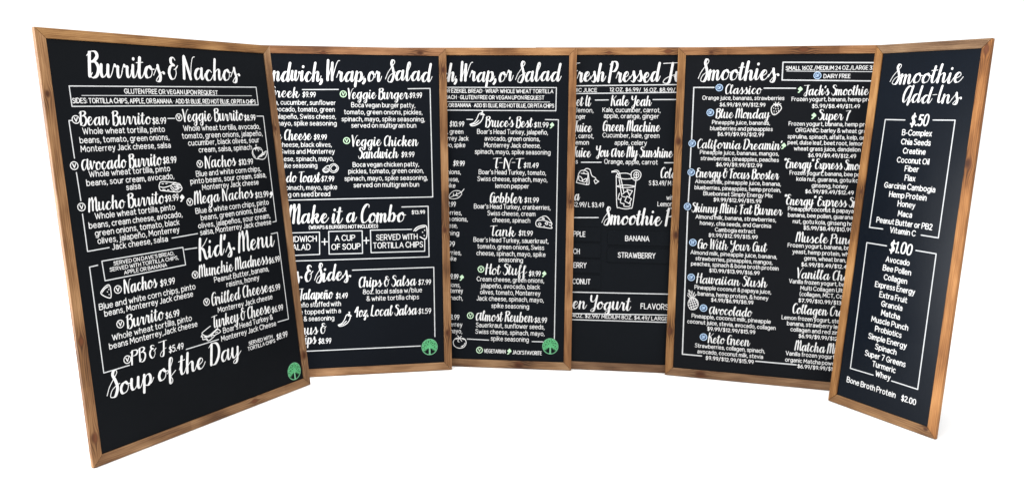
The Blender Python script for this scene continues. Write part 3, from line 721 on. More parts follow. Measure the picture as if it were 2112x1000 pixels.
def build_content(B, content, lw, pm, ts):
    para = None                 # consecutive lines of one paragraph share a mesh
    for it in content:
        k = it[0]
        if k in 'DSCM' and len(k) == 1:
            mid = (it[2] + it[3]) / 2
            if para is None or para[0] != k or abs(mid - para[2]) > (.05 if k == 'M' else .095) or abs(it[4] - para[3]) > (.036 if k == 'M' else .05):
                if para:
                    para[1].build(NAMES[para[0]], M_WHITE, B)
                para = [k, Ink(), mid, it[4]]
            para[2:] = [mid, it[4]]
            write(para[1], k, *it[1:5], *(it[5:] or (ts.get(k, 1.0),)))
            continue
        if para:
            para[1].build(NAMES[para[0]], M_WHITE, B)
            para = None
        if k in STYLE:
            ink = Ink()
            write(ink, k, *it[1:5], (it[5] if len(it) > 5 else 1.0) * ts.get(k, 1.0))
            ink.build(NAMES[k], M_WHITE, B)
        elif k in ('line', 'box', 'thin'):
            ink = Ink()
            ink.polyline(it[1], lw if k != 'thin' else lw * .6)
            ink.build('border_line' if k != 'box' else 'note_box', M_LINE, B)
        elif k == 'plus':
            ink = Ink()
            u, v = it[1:3]
            ink.stroke([(u - .0105, v), (u + .0105, v)], .0036)
            ink.stroke([(u, v - .0115), (u, v + .0115)], .0036)
            ink.build('plus_sign', M_WHITE, B)
        elif k in ('V', 'G'):
            m = M_WHITE if k == 'V' else M_PALE_GREEN
            u, v = it[1:3]
            ink = Ink()
            ink.ring(u, v, .0108 if k == 'V' else .0112, .0026 if k == 'V' else .0034)
            s = .0052
            ink.stroke([(u - s * .8, v + s), (u, v - s)], .0030)
            ink.stroke([(u, v - s), (u + s * .9, v + s)], .0026)
            ink.build('vegetarian_badge', m, B)
        elif k == 'DF':
            u, v = it[1:3]
            d = Ink()
            d.disc(u, v, .0098, .0003)
            ink = Ink()
            ink.ring(u, v, .0120, .0028, .0006)
            s = .0052
            ink.stroke([(u - .0052, v - s), (u - .0052, v + s)], .0022, lift=.0006)
            ink.stroke([(u - .0052, v + s), (u - .0015, v + s * .8), (u - .0002, v), (u - .0015, v - s * .8), (u - .0052, v - s)], .0022, lift=.0006)
            ink.stroke([(u + .0022, v - s), (u + .0022, v + s)], .0022, lift=.0006)
            ink.stroke([(u + .0022, v + s), (u + .0066, v + s)], .0022, lift=.0006)
            ink.stroke([(u + .0022, v + s * .1), (u + .0056, v + s * .1)], .0022, lift=.0006)
            build_inks('dairy_free_badge', [(d, M_BLUE_DARK), (ink, M_BLUE)], B)
        elif k in ('pick', 'pickg'):
            u, v = it[1:3]
            ink = Ink()
            s = .0105
            ink.fill([(u + s * a, v + s * b) for a, b in smooth([(.15, 1.0), (.75, .35), (.85, .0), (.4, -.45), (-.1, -.4), (-.62, .0), (-.6, .3), (-.1, .75), (.15, 1.0)], 3)[:-1]])
            ink.stroke([(u + .15 * s, v - .3 * s), (u - .2 * s, v - .85 * s), (u - .5 * s, v - 1.0 * s)], .0042)
            ink.build('favorite_mark', M_WHITE if k == 'pick' else M_PALE_GREEN, B)
        elif k == 'logo':
            tree_emblem(B, it[1], it[2], pm)
        elif k == 'draw':
            ink = Ink()
            drawing(ink, it[1], *it[2:6])
            ink.build(it[1].replace('corner_', ''), M_WHITE, B)
        elif k == 'plate':
            _, text, u0, u1, v, a0, a1, b0, b1 = it
            w = B['w']
            pl = box('name_plate', a0 - w / 2, a1 - w / 2, RECESS - .0035, RECESS + .001, b0, b1, pm, B['root'], .0008)
            ink = Ink()
            write(ink, 'L', text, u0, u1, v, .95)
            sub = dict(B, panel=pl, ink_y=RECESS - .0035)
            ink.build('plate_lettering', M_WHITE, sub)
    if para:
        para[1].build(NAMES[para[0]], M_WHITE, B)


# ---------------------------------------------------------------- the white floor
fm, fnt, fb = new_mat("white_floor")
_tc = N(fnt, 'ShaderNodeTexCoord')
_no = N(fnt, 'ShaderNodeTexNoise')
_no.inputs['Scale'].default_value = 3.0
fnt.links.new(_tc.outputs['Object'], _no.inputs['Vector'])
_r = N(fnt, 'ShaderNodeValToRGB')
_r.color_ramp.elements[0].color = (0.91, 0.91, 0.91, 1)
_r.color_ramp.elements[1].color = (0.94, 0.94, 0.94, 1)
fnt.links.new(_no.outputs['Fac'], _r.inputs['Fac'])
fnt.links.new(_r.outputs['Color'], fb.inputs['Base Color'])
fb.inputs['Roughness'].default_value = 0.9
fb.inputs['Specular IOR Level'].default_value = 0.1
_me = bpy.data.meshes.new("floor")
_n = 48
_me.from_pydata([(180 * math.cos(2 * math.pi * i / _n), 180 * math.sin(2 * math.pi * i / _n), -0.0020) for i in range(_n)], [], [tuple(range(_n))])
_me.materials.append(fm)
_fl = bpy.data.objects.new("floor", _me)
COL.objects.link(_fl)
_fl['kind'] = "structure"

# ---------------------------------------------------------------- the six boards
BOARDS = [
 {'w': 0.82583, 'h': 1.21145, 'm': [[0.53638, -0.83604, -0.11545, -0.87802], [0.84397, 0.53134, 0.07337, 2.51556], [0.0, -0.13679, 0.9906, 0.0], [0, 0, 0, 1]],
  'label': 'large black menu board headed Burritos & Nachos, angled inward at the left end, nearest the viewer', 'seed': 1,
  'tones': [(0.95, 0.97, 0.98), (1, 1.03, 0.98), (0.98, 0.99, 1.0), (0.88, 0.9, 0.92)], 'grey': [0.12, 0, 0.05, 0.12],
  'knots': {'l': [(0.18, 0.012, 0.0096), (0.86, 0.012, 0.0108), (1.13, 0.013, 0.0132)], 'r': [(0.11, 0.016, 0.0156), (0.92, 0.02, 0.0084)], 'b': [(0.57, 0.016, 0.0108)]},
  'panel': (0.0034, 0.0042, 0.0055), 'spec': 0.045, 'rough': 0.42, 'linew': 0.003, 'tscale': {},
  'content': [
   ('T', 'Burritos & Nachos', 0.1353, 0.6769, 1.0846),
   ('box', [(0.0779, 1.0543), (0.7453, 1.0642), (0.7452, 1.0029), (0.0784, 0.9977), (0.0779, 1.0543)]),
   ('thin', [(0.111, 1.0284), (0.7214, 1.0345)]),
   ('C', 'GLUTEN FREE OR VEGAN UPON REQUEST', 0.2427, 0.5813, 1.0362),
   ('C', 'SIDES: TORTILLA CHIPS, APPLE, OR BANANA • ADD $1: BLUE, RED HOT BLUE, OR PITA CHIPS', 0.0806, 0.7363, 1.0075),
   ('V', 0.0846, 0.9611),
   ('H', 'Bean Burrito', 0.093, 0.3197, 0.9455),
   ('P', '$8.99', 0.3229, 0.3719, 0.9451),
   ('line', [(0.3793, 0.9606), (0.4037, 0.9606)]),
   ('D', 'Whole wheat tortilla, pinto', 0.098, 0.3648, 0.9201),
   ('D', 'beans, tomato, green onions,', 0.086, 0.3766, 0.8952),
   ('D', 'Monterrey Jack cheese, salsa', 0.0855, 0.3782, 0.8709),
   ('line', [(0.0724, 0.9586), (0.0641, 0.9587), (0.0656, 0.8542)]),
   ('V', 0.062, 0.8335),
   ('H', '@vocado Burrito', 0.0797, 0.338, 0.8193),
   ('P', '$8.99', 0.342, 0.3903, 0.8235),
   ('D', 'Whole wheat tortilla, pinto', 0.0997, 0.3658, 0.7992),
   ('D', 'beans, sour cream, avocado,', 0.0891, 0.3761, 0.7749),
   ('D', 'salsa', 0.2084, 0.2575, 0.7535),
   ('line', [(0.0656, 0.8143), (0.0676, 0.7355)]),
   ('draw', 'burrito_drawing', 0.3183, 0.4001, 0.7319, 0.769),
   ('V', 0.067, 0.7179),
   ('H', 'Mucho Burrito', 0.0843, 0.3295, 0.7034),
   ('P', '$9.99', 0.3317, 0.3809, 0.7071),
   ('pick', 0.3933, 0.7134),
   ('D', 'Whole wheat tortilla, pinto', 0.101, 0.3655, 0.6799),
   ('D', 'beans, cream cheese, avocado,', 0.0796, 0.3882, 0.6556),
   ('D', 'green onions, tomato, black', 0.0943, 0.3741, 0.6323),
   ('D', 'olives, jalapeño, Monterrey', 0.0991, 0.3708, 0.6097),
   ('D', 'Jack cheese, salsa', 0.1403, 0.3259, 0.5871),
   ('line', [(0.067, 0.6982), (0.0673, 0.5931), (0.1324, 0.5947)]),
   ('line', [(0.34, 0.5941), (0.4341, 0.5958)]),
   ('V', 0.4199, 0.9636),
   ('H', 'Veggie Burrito', 0.4314, 0.6726, 0.9511),
   ('P', '$8.99', 0.6757, 0.7252, 0.9506),
   ('D', 'Whole wheat tortilla, avocado,', 0.4296, 0.742, 0.9211),
   ('D', 'tomato, green onions, jalapeño,', 0.4207, 0.7491, 0.8972),
   ('D', 'cucumber, black olives, sour', 0.4399, 0.7314, 0.8747),
   ('D', 'cream, salsa, spinach', 0.4763, 0.6957, 0.8513),
   ('line', [(0.7327, 0.9644), (0.7619, 0.9641), (0.7619, 0.5966), (0.7464, 0.5957)]),
   ('draw', 'tomato_drawing', 0.691, 0.7572, 0.8141, 0.8657),
   ('V', 0.4753, 0.8143),
   ('H', 'Nachos', 0.4919, 0.6185, 0.8008),
   ('P', '$10.99', 0.6288, 0.6911, 0.8017),
   ('D', 'Blue and white corn chips,', 0.4548, 0.7233, 0.7756),
   ('D', 'pinto beans, sour cream, salsa,', 0.4305, 0.7428, 0.7534),
   ('D', 'Monterrey Jack cheese', 0.4715, 0.7055, 0.7312),
   ('V', 0.4202, 0.6977),
   ('H', 'Mega Nachos', 0.4345, 0.6744, 0.6893),
   ('P', '$13.99', 0.6812, 0.7416, 0.6856),
   ('pick', 0.7537, 0.6924),
   ('D', 'Blue & white corn chips, pinto', 0.4354, 0.7395, 0.6589),
   ('D', 'beans, green onions, black', 0.4521, 0.7249, 0.636),
   ('D', 'olives, jalapeños, sour cream,', 0.4385, 0.7386, 0.6118),
   ('D', 'salsa, Monterrey Jack cheese', 0.4425, 0.7395, 0.5896),
   ('T', "Kid's Menu", 0.4245, 0.7406, 0.5139, 0.92),
   ('line', [(0.3799, 0.5528), (0.4247, 0.5518)]),
   ('line', [(0.7319, 0.556), (0.7609, 0.557), (0.7635, 0.2507), (0.7139, 0.2509)]),
   ('V', 0.4057, 0.4693),
   ('H', 'Munchie Madness', 0.4178, 0.7044, 0.458),
   ('P', '$6.99', 0.7061, 0.756, 0.4566),
   ('D', 'Peanut Butter, banana,', 0.4728, 0.7034, 0.4327),
   ('D', 'raisins, honey', 0.5181, 0.6575, 0.4095),
   ('V', 0.435, 0.377),
   ('H', 'Grilled Cheese', 0.4514, 0.6891, 0.362),
   ('P', '$5.99', 0.6919, 0.7427, 0.3603),
   ('D', 'Monterrey Jack cheese', 0.4719, 0.7044, 0.3347),
   ('H', 'Turkey & Cheese', 0.4443, 0.6894, 0.2903),
   ('P', '$6.99', 0.6925, 0.7445, 0.2877),
   ('D', "Boar's Head Turkey &", 0.4824, 0.6942, 0.2657),
   ('D', 'Monterrey Jack Cheese', 0.4709, 0.7057, 0.2412),
   ('draw', 'sandwich_drawing', 0.3972, 0.4749, 0.2538, 0.2986),
   ('line', [(0.3396, 0.248), (0.4619, 0.2498)]),
   ('box', [(0.1052, 0.5598), (0.374, 0.5606), (0.3759, 0.5055), (0.107, 0.5035), (0.1052, 0.5598)]),
   ('C', "SERVED ON DAVE'S BREAD,", 0.1384, 0.3416, 0.5426, 0.78),
   ('C', 'SERVED WITH TORTILLA CHIPS,', 0.1242, 0.3544, 0.5269, 0.78),
   ('C', 'APPLE OR BANANA', 0.1668, 0.3113, 0.5112, 0.78),
   ('line', [(0.0915, 0.5505), (0.0669, 0.5491), (0.0671, 0.2488), (0.1469, 0.2497)]),
   ('draw', 'chip_drawing', 0.0888, 0.1219, 0.4525, 0.4905),
   ('V', 0.142, 0.472),
   ('H', 'Nachos', 0.1581, 0.2689, 0.4569),
   ('P', '$9.99', 0.2778, 0.3304, 0.4554),
   ('D', 'Blue and white corn chips, pinto', 0.0775, 0.4021, 0.4258),
   ('D', 'beans, Monterrey Jack cheese', 0.0906, 0.3898, 0.4043),
   ('V', 0.1354, 0.3731),
   ('H', 'Burrito', 0.153, 0.2767, 0.3566),
   ('P', '$6.99', 0.2816, 0.3312, 0.3555),
   ('D', 'Whole wheat tortilla, pinto', 0.104, 0.3744, 0.3318),
   ('D', 'beans Monterrey,Jack cheese', 0.0919, 0.3918, 0.3096),
   ('V', 0.1426, 0.2674),
   ('H', 'PB & J', 0.1517, 0.2696, 0.2514),
   ('P', '$5.49', 0.2782, 0.3316, 0.253),
   ('T', 'Soup of the Day', 0.0716, 0.5415, 0.177, 0.9),
   ('C', 'SERVED WITH', 0.578, 0.6828, 0.2023, 0.85),
   ('C', 'TORTILLA CHIPS', 0.5713, 0.6923, 0.1854, 0.85),
   ('P', '$8.99', 0.6977, 0.7493, 0.1917),
   ('logo', 0.7599, 0.065),
  ]},
 {'w': 0.76, 'h': 1.22198, 'm': [[0.98268, -0.18357, -0.02546, -0.53134], [0.18533, 0.97336, 0.135, 2.96765], [0.0, -0.13738, 0.99052, 0.0], [0, 0, 0, 1]],
  'label': 'wood-framed black menu board with the Make it a Combo section, overlapped by the burritos board', 'seed': 2,
  'tones': [(1, 1, 1), (1.05, 0.95, 0.92), (1, 0.98, 0.95), (0.95, 0.95, 0.95)], 'grey': [0.12, 0.12, 0.05, 0.05],
  'knots': {'t': [(0.46, 0.022, 0.0084), (0.1, 0.018, 0.012)], 'r': [(1.14, 0.012, 0.012), (0.53, 0.018, 0.0108), (0.14, 0.014, 0.012)]},
  'panel': (0.0034, 0.0046, 0.007), 'spec': 0.045, 'rough': 0.42, 'linew': 0.0036, 'tscale': {},
  'content': [
   ('T', 'Sa|ndwich,', 0.1147, 0.2965, 1.093),
   ('T', 'Wrap,', 0.3036, 0.4553, 1.095),
   ('T', 'or', 0.4607, 0.5113, 1.0962),
   ('T', 'Salad', 0.5313, 0.702, 1.0977),
   ('H', 'G|reek', 0.1259, 0.2094, 1.0316),
   ('P', '$9.99', 0.2199, 0.2691, 1.0329),
   ('line', [(0.2214, 1.0601), (0.3527, 1.0621)]),
   ('D', 'Feta|, cucumber, sunflower', 0.1324, 0.3429, 1.0044),
   ('D', 'seeds, av|ocado, tomato, green', 0.1338, 0.3389, 0.9792),
   ('D', 'onions, ja|lapeño, Swiss cheese,', 0.1368, 0.3431, 0.9529),
   ('D', 'spinach, m|ayo, spike seasoning', 0.1416, 0.3452, 0.9278),
   ('G', 0.3703, 1.0452),
   ('H', 'Veggie Burger', 0.3843, 0.6123, 1.0287),
   ('P', '$9.99', 0.616, 0.6639, 1.0334),
   ('line', [(0.6122, 1.0671), (0.6959, 1.069), (0.6987, 0.6563), (0.0018, 0.651)]),
   ('D', 'Boca vegan burger patty,', 0.398, 0.6393, 0.9966),
   ('D', 'tomato, green onions, pickles,', 0.3708, 0.6664, 0.9703),
   ('D', 'spinach, mayo, spike seasoning,', 0.3615, 0.6752, 0.9439),
   ('D', 'served on multigrain bun', 0.3968, 0.6416, 0.9201),
   ('H', 'Veggie |Cheese', 0.1512, 0.2507, 0.8738),
   ('P', '$9.99', 0.2587, 0.3071, 0.8755),
   ('D', 'Cream c|heese, black olives,', 0.1456, 0.3262, 0.8486),
   ('D', 'tomato, S|wiss and Monterrey', 0.1505, 0.3364, 0.8234),
   ('D', 'Jack che|ese, spinach, mayo,', 0.15, 0.3324, 0.7964),
   ('D', 'spi|ke seasoning', 0.1557, 0.272, 0.7715),
   ('draw', 'onion_drawing', 0.2895, 0.3479, 0.7508, 0.7851),
   ('H', 'Avoca|do Toast', 0.1575, 0.2799, 0.7185),
   ('P', '$7.99', 0.2835, 0.3312, 0.7202),
   ('D', 'Avocado, s|pinach, mayo, spike', 0.1554, 0.3431, 0.6903),
   ('D', 'seasonin|g on seed bread', 0.1636, 0.3172, 0.6653),
   ('G', 0.3799, 0.871),
   ('H', 'Veggie Chicken', 0.3956, 0.6459, 0.8513),
   ('H', 'Sandwich', 0.421, 0.57, 0.8058),
   ('P', '$9.99', 0.581, 0.6313, 0.8088),
   ('D', 'Boca vegan chicken patty,', 0.3997, 0.65, 0.7734),
   ('D', 'pickles, tomato, green onion,', 0.3832, 0.6671, 0.7489),
   ('D', 'spinach, mayo, spike seasoning,', 0.3685, 0.6816, 0.7221),
   ('D', 'served on multigrain bun', 0.4015, 0.6487, 0.697),
   ('T', 'Make it a Combo', 0.1586, 0.5913, 0.5657, 0.92),
   ('Z', '$13.99', 0.6167, 0.6689, 0.5933),
   ('line', [(0.581, 0.6201), (0.6805, 0.6212), (0.6807, 0.4295), (-0.0015, 0.4274)]),
   ('C', '(WRAPS & BURGERS NOT INCLUDED)', 0.2362, 0.4911, 0.5442, 0.9),
   ('box', [(0.0341, 0.53), (0.2752, 0.5324), (0.2746, 0.4499), (0.0363, 0.4467), (0.0341, 0.53)]),
   ('L', 'SAN|DWICH', 0.1837, 0.2659, 0.4987),
   ('L', 'SA|LAD', 0.1937, 0.2426, 0.4685),
   ('plus', 0.2933, 0.496),
   ('plus', 0.4461, 0.497),
   ('box', [(0.3087, 0.5338), (0.4315, 0.5336), (0.4315, 0.4495), (0.3091, 0.4499), (0.3087, 0.5338)]),
   ('L', 'A CUP', 0.3294, 0.4059, 0.4989),
   ('L', 'OF SOUP', 0.3165, 0.425, 0.4666),
   ('line', [(0.6164, 0.5351), (0.4621, 0.5353), (0.4632, 0.4512), (0.6645, 0.4513), (0.6653, 0.4963)]),
   ('L', 'SERVED WITH', 0.4813, 0.6396, 0.4979),
   ('L', 'TORTILLA CHIPS', 0.4699, 0.6593, 0.4676),
   ('draw', 'corner_chip_drawing', 0.6246, 0.6759, 0.4965, 0.549),
   ('T', 'Soups |& Sides', 0.218, 0.3838, 0.3512, 0.85),
   ('line', [(0.3933, 0.3879), (0.6979, 0.3896), (0.6974, 0.1273)]),
   ('line', [(0.6416, 0.0943), (-0.0063, 0.0952)]),
   ('H', 'Chips & Salsa', 0.4131, 0.6292, 0.3239),
   ('P', '$7.99', 0.6365, 0.6857, 0.3255),
   ('D', '8oz. local salsa w/blue', 0.4294, 0.6526, 0.2977),
   ('D', '& white tortilla chips', 0.4424, 0.6405, 0.2721),
   ('H', '4oz. Local Salsa', 0.3985, 0.6309, 0.2149),
   ('P', '$1.59', 0.6346, 0.6843, 0.2163),
   ('H', 'J|alapeño', 0.21, 0.3189, 0.286),
   ('P', '$1.49', 0.3295, 0.3738, 0.2855),
   ('D', 'Jalape|ño stuffed with', 0.2095, 0.3497, 0.2577),
   ('D', 'cheese |topped with a', 0.2154, 0.3493, 0.2315),
   ('D', 'cheese |& seasoning', 0.2122, 0.3246, 0.2061),
   ('draw', 'pepper_drawing', 0.337, 0.3867, 0.1815, 0.2319),
   ('H', 'Humm|us &', 0.2237, 0.2921, 0.1573),
   ('H', 'Chi|ps', 0.2249, 0.2564, 0.1214),
   ('P', '$8.99', 0.2634, 0.3109, 0.121),
   ('logo', 0.6765, 0.089),
  ]},
 {'w': 0.76, 'h': 1.22331, 'm': [[0.99551, 0.09405, 0.0109, -0.08353], [-0.09468, 0.98888, 0.11465, 3.07221], [0.0, -0.11517, 0.99335, 0.0], [0, 0, 0, 1]],
  'label': "wood-framed black menu board with Bruce's Best, Gobbler and Tank, listing sandwiches down its right side", 'seed': 3,
  'tones': [(0.92, 0.95, 0.95), (1.05, 1, 0.95), (1, 1, 1), (1.1, 1.05, 1)], 'grey': [0.15, 0.05, 0.05, 0.05],
  'knots': {'b': [(0.56, 0.012, 0.0168)], 'r': [(0.64, 0.014, 0.0084)]},
  'panel': (0.0034, 0.0046, 0.0068), 'spec': 0.045, 'rough': 0.42, 'linew': 0.0036, 'tscale': {},
  'content': [
   ('T', 'Sandwic|h,', 0.2661, 0.3038, 1.095),
   ('T', 'Wrap,', 0.3094, 0.4555, 1.0954),
   ('T', 'or', 0.463, 0.5169, 1.0958),
   ('T', 'Salad', 0.5318, 0.6999, 1.0963),
   ('box', [(0.0329, 1.0707), (0.6849, 1.0721), (0.6843, 0.9842), (0.0382, 0.9832), (0.0329, 1.0707)]),
   ('thin', [(0.0625, 1.0153), (0.6608, 1.0172)]),
   ('C', 'BREAD: SPROUTED O|R EZEKIEL BREAD • WRAP: WHOLE WHEAT TORTILLA', 0.2668, 0.6744, 1.0512),
   ('C', 'SPIN|ACH • GLUTEN FREE OR VEGAN UPON REQUEST', 0.2672, 0.6404, 1.027),
   ('C', 'TORTILLA CHIPS, APPLE, |OR BANANA • ADD $1: BLUE, RED HOT BLUE, OR PITA CHIPS', 0.2715, 0.6778, 0.9963),
   ('P', '$10.99', 0.2758, 0.3331, 0.9217),
   ('D', 'tomato, |green', 0.2771, 0.3317, 0.8937),
   ('D', 'Monter|rey Jack', 0.2766, 0.3522, 0.8677),
   ('D', 'may|o, spike', 0.2761, 0.3401, 0.8421),
   ('P', '$9.99', 0.2924, 0.3376, 0.7707),
   ('D', 'oni|ons,', 0.2854, 0.325, 0.7388),
   ('D', 'che|ese,', 0.2821, 0.3173, 0.7107),
   ('D', 'spi|ke', 0.2825, 0.3044, 0.6864),
   ('draw', 'leaf_drawing', 0.2792, 0.3376, 0.6418, 0.6819),
   ('P', '$9.|99', 0.2857, 0.3056, 0.6135),
   ('D', 'cranber|ries,', 0.2919, 0.3314, 0.5821),
   ('D', 'green |onions,', 0.2904, 0.3544, 0.558),
   ('D', 'chee|se,', 0.2908, 0.3153, 0.5324),
   ('D', 'season|ing', 0.2913, 0.3224, 0.5035),
   ('P', '$9.9|9', 0.2921, 0.3053, 0.4603),
   ('D', 'cranber|ries,', 0.2926, 0.3322, 0.4289),
   ('D', 'spi|ke', 0.293, 0.3126, 0.4055),
   ('P', '$9|.99', 0.298, 0.3206, 0.3353),
   ('pickg', 0.3337, 0.3416),
   ('D', 'oni|ons,', 0.2947, 0.3306, 0.3043),
   ('D', 'Mont|errey', 0.297, 0.3404, 0.2823),
   ('D', 'spin|ach,', 0.3012, 0.3408, 0.2552),
   ('P', '$8|.99', 0.3007, 0.3271, 0.1792),
   ('D', 'Monte|rrey', 0.3011, 0.3407, 0.1523),
   ('D', 'm|ayo,', 0.3034, 0.3404, 0.1272),
   ('draw', 'whole_tomato_drawing', 0.3041, 0.3568, 0.0684, 0.117),
   ('draw', 'pepper_drawing', 0.3551, 0.4113, 0.9243, 0.9819),
   ('line', [(0.3439, 0.9489), (0.3664, 0.9487)]),
   ('H', "Bruce's Best", 0.4137, 0.5961, 0.9217),
   ('P', '$11.99', 0.6007, 0.657, 0.9213),
   ('pickg', 0.6698, 0.9294),
   ('line', [(0.6447, 0.9506), (0.6946, 0.9501), (0.6943, 0.1179)]),
   ('D', "Boar's Head Turkey, jalapeño,", 0.3833, 0.657, 0.8944),
   ('D', 'avocado, green onions,', 0.4128, 0.6266, 0.8688),
   ('D', 'Monterrey Jack cheese,', 0.411, 0.6302, 0.8432),
   ('D', 'spinach, mayo, spike seasoning', 0.3756, 0.6677, 0.818),
   ('H', 'T-N-T', 0.4464, 0.5563, 0.7628),
   ('P', '$11.49', 0.5636, 0.6219, 0.7671),
   ('D', "Boar's Head Turkey, tomato,", 0.392, 0.6522, 0.7401),
   ('D', 'Swiss cheese, spinach, mayo,', 0.3874, 0.658, 0.7142),
   ('D', 'lemon pepper', 0.4571, 0.5884, 0.6882),
   ('H', 'Gobbler', 0.4356, 0.5623, 0.6321),
   ('P', '$11.99', 0.5687, 0.6252, 0.6346),
   ('D', "Boar's Head Turkey, cranberries,", 0.3761, 0.6719, 0.6084),
   ('D', 'Swiss cheese, cream', 0.4284, 0.6145, 0.583),
   ('D', 'cheese, spinach', 0.4481, 0.5951, 0.5573),
   ('draw', 'cheese_drawing', 0.6173, 0.6783, 0.5368, 0.583),
   ('H', 'Tank', 0.4397, 0.5376, 0.5046),
   ('P', '$11.99', 0.5491, 0.6046, 0.5075),
   ('D', "Boar's Head Turkey, sauerkraut,", 0.3764, 0.6664, 0.4803),
   ('D', 'tomato, green onions, Swiss', 0.3919, 0.6501, 0.4552),
   ('D', 'cheese, spinach, mayo, spike', 0.3886, 0.6557, 0.4292),
   ('D', 'seasoning', 0.4745, 0.57, 0.406),
   ('G', 0.4083, 0.3752),
   ('H', 'Hot Stuff', 0.4236, 0.5839, 0.3572),
   ('P', '$9.99', 0.5913, 0.6371, 0.3545),
   ('pickg', 0.6504, 0.3636),
   ('D', 'Cream cheese, green onions,', 0.3916, 0.6523, 0.3298),
   ('D', 'jalapeño, avocado, black', 0.4076, 0.6367, 0.3047),
   ('D', 'olives, tomato, Monterrey', 0.4056, 0.639, 0.2805),
   ('D', 'Jack cheese, spinach, mayo,', 0.3929, 0.6523, 0.2558),
   ('D', 'spike seasoning', 0.4501, 0.5964, 0.2294),
   ('G', 0.3701, 0.1961),
   ('H', '@lmost Reuben', 0.3892, 0.6126, 0.1785),
   ('P', '$8.99', 0.616, 0.6643, 0.1782),
   ('D', 'Sauerkraut, sunflower seeds,', 0.3915, 0.6571, 0.1532),
   ('D', 'Swiss cheese, spinach, mayo,', 0.39, 0.6578, 0.1281),
   ('D', 'spike seasoning', 0.4497, 0.5977, 0.103),
   ('line', [(0.3604, 0.1057), (0.443, 0.104)]),
   ('line', [(0.6099, 0.104), (0.6514, 0.1046)]),
   ('G', 0.408, 0.0645),
   ('C', 'VEGETARIAN', 0.4251, 0.5092, 0.0556),
   ('pickg', 0.5221, 0.0638),
   ('C', "JACK'S FAVORITE", 0.5353, 0.6475, 0.0541),
   ('logo', 0.6794, 0.0885),
  ]},
 {'w': 0.75999, 'h': 1.22596, 'm': [[0.99307, 0.11674, 0.01355, 0.51337], [-0.11752, 0.98645, 0.1145, 3.03041], [0.0, -0.11529, 0.99333, 0.0], [0, 0, 0, 1]],
  'label': 'wood-framed black juice menu board with a drawn iced drink and plain dark name plates', 'seed': 4,
  'tones': [(0.85, 0.87, 0.9), (1.05, 1, 0.95), (1, 1, 1), (1.0, 1.0, 1)], 'grey': [0.2, 0.05, 0.05, 0.05],
  'knots': {'t': [(0.48, 0.02, 0.0072), (0.26, 0.016, 0.012)]},
  'panel': (0.0044, 0.0056, 0.0075), 'spec': 0.045, 'rough': 0.42, 'linew': 0.0039, 'tscale': {},
  'content': [
   ('T', 'F|resh', 0.1611, 0.2676, 1.0967),
   ('T', 'Pressed', 0.2785, 0.4708, 1.0973),
   ('T', '|J|uices', 0.4798, 0.5248, 1.0977),
   ('box', [(0.0132, 1.0774), (0.712, 1.0884), (0.7038, 1.0594), (0.0138, 1.0477), (0.0132, 1.0774)]),
   ('C', 'ORGAN|IC JUICE', 0.1619, 0.2391, 1.0569),
   ('C', '|12 OZ. $6.99/  16 OZ. $8.99/| 20 OZ.', 0.2848, 0.531, 1.0594),
   ('H', 'Be|et It', 0.1594, 0.2146, 1.0033),
   ('line', [(0.2324, 1.0257), (0.2811, 1.0268)]),
   ('H', 'Kale Yeah', 0.2896, 0.4421, 1.0054),
   ('line', [(0.4489, 1.0289), (0.6867, 1.0312)]),
   ('D', 'Apple, |lemon,', 0.1608, 0.2272, 0.9793),
   ('D', 'gi|nger', 0.1604, 0.1972, 0.9551),
   ('D', 'Kale, cucumber, carrot,', 0.259, 0.4787, 0.9814),
   ('D', 'apple, orange, ginger', 0.2643, 0.4731, 0.9586),
   ('H', 'J|uice', 0.1651, 0.2203, 0.9062),
   ('H', 'Green Machine', 0.2605, 0.4767, 0.909),
   ('D', 'Celery|, carrot,', 0.1619, 0.23, 0.8813),
   ('D', 'Cucumber, kale, green', 0.261, 0.4763, 0.8851),
   ('D', 'l|emon', 0.1596, 0.2121, 0.8562),
   ('D', 'apple, celery', 0.3073, 0.4301, 0.8575),
   ('H', 'J|uice', 0.1634, 0.2186, 0.8091),
   ('H', 'You @re My Sunshine', 0.2369, 0.5255, 0.8118),
   ('D', 'Orange|s', 0.1612, 0.1713, 0.7839),
   ('line', [(0.1841, 0.7886), (0.2594, 0.7897)]),
   ('D', 'Orange, apple, carrot', 0.2696, 0.4721, 0.785),
   ('line', [(0.4965, 0.7914), (0.6918, 0.7952)]),
   ('draw', 'tea_bag_drawing', 0.165, 0.2514, 0.7002, 0.7649),
   ('draw', 'iced_drink_drawing', 0.2963, 0.4109, 0.6145, 0.7617),
   ('H', 'Te|a', 0.1594, 0.1797, 0.6439),
   ('D', 'S $1.99/ M $|2.99/ L $3.49', 0.1637, 0.274, 0.6193),
   ('H', '|Col|d Brew', 0.4804, 0.5227, 0.7348),
   ('D', '|S $3.49/ M| $3.99', 0.4388, 0.5233, 0.7069),
   ('D', '|w|ith', 0.5056, 0.5199, 0.653),
   ('D', '|Lemo|nade', 0.4728, 0.5205, 0.6278),
   ('T', 'Smoothie', 0.2698, 0.4896, 0.5561, 0.88),
   ('T', '|P|icks', 0.5022, 0.5327, 0.5594, 0.88),
   ('line', [(0.0236, 0.5738), (0.2528, 0.5794)]),
   ('plate', 'PINEA|PPLE', 0.1586, 0.2058, 0.5059, 0.0248, 0.2633, 0.4884, 0.5413),
   ('plate', 'PEA|CH', 0.1593, 0.1858, 0.4399, 0.0261, 0.2645, 0.427, 0.4795),
   ('plate', 'BLUEB|ERRY', 0.1611, 0.2127, 0.3873, 0.0273, 0.2658, 0.3687, 0.4195),
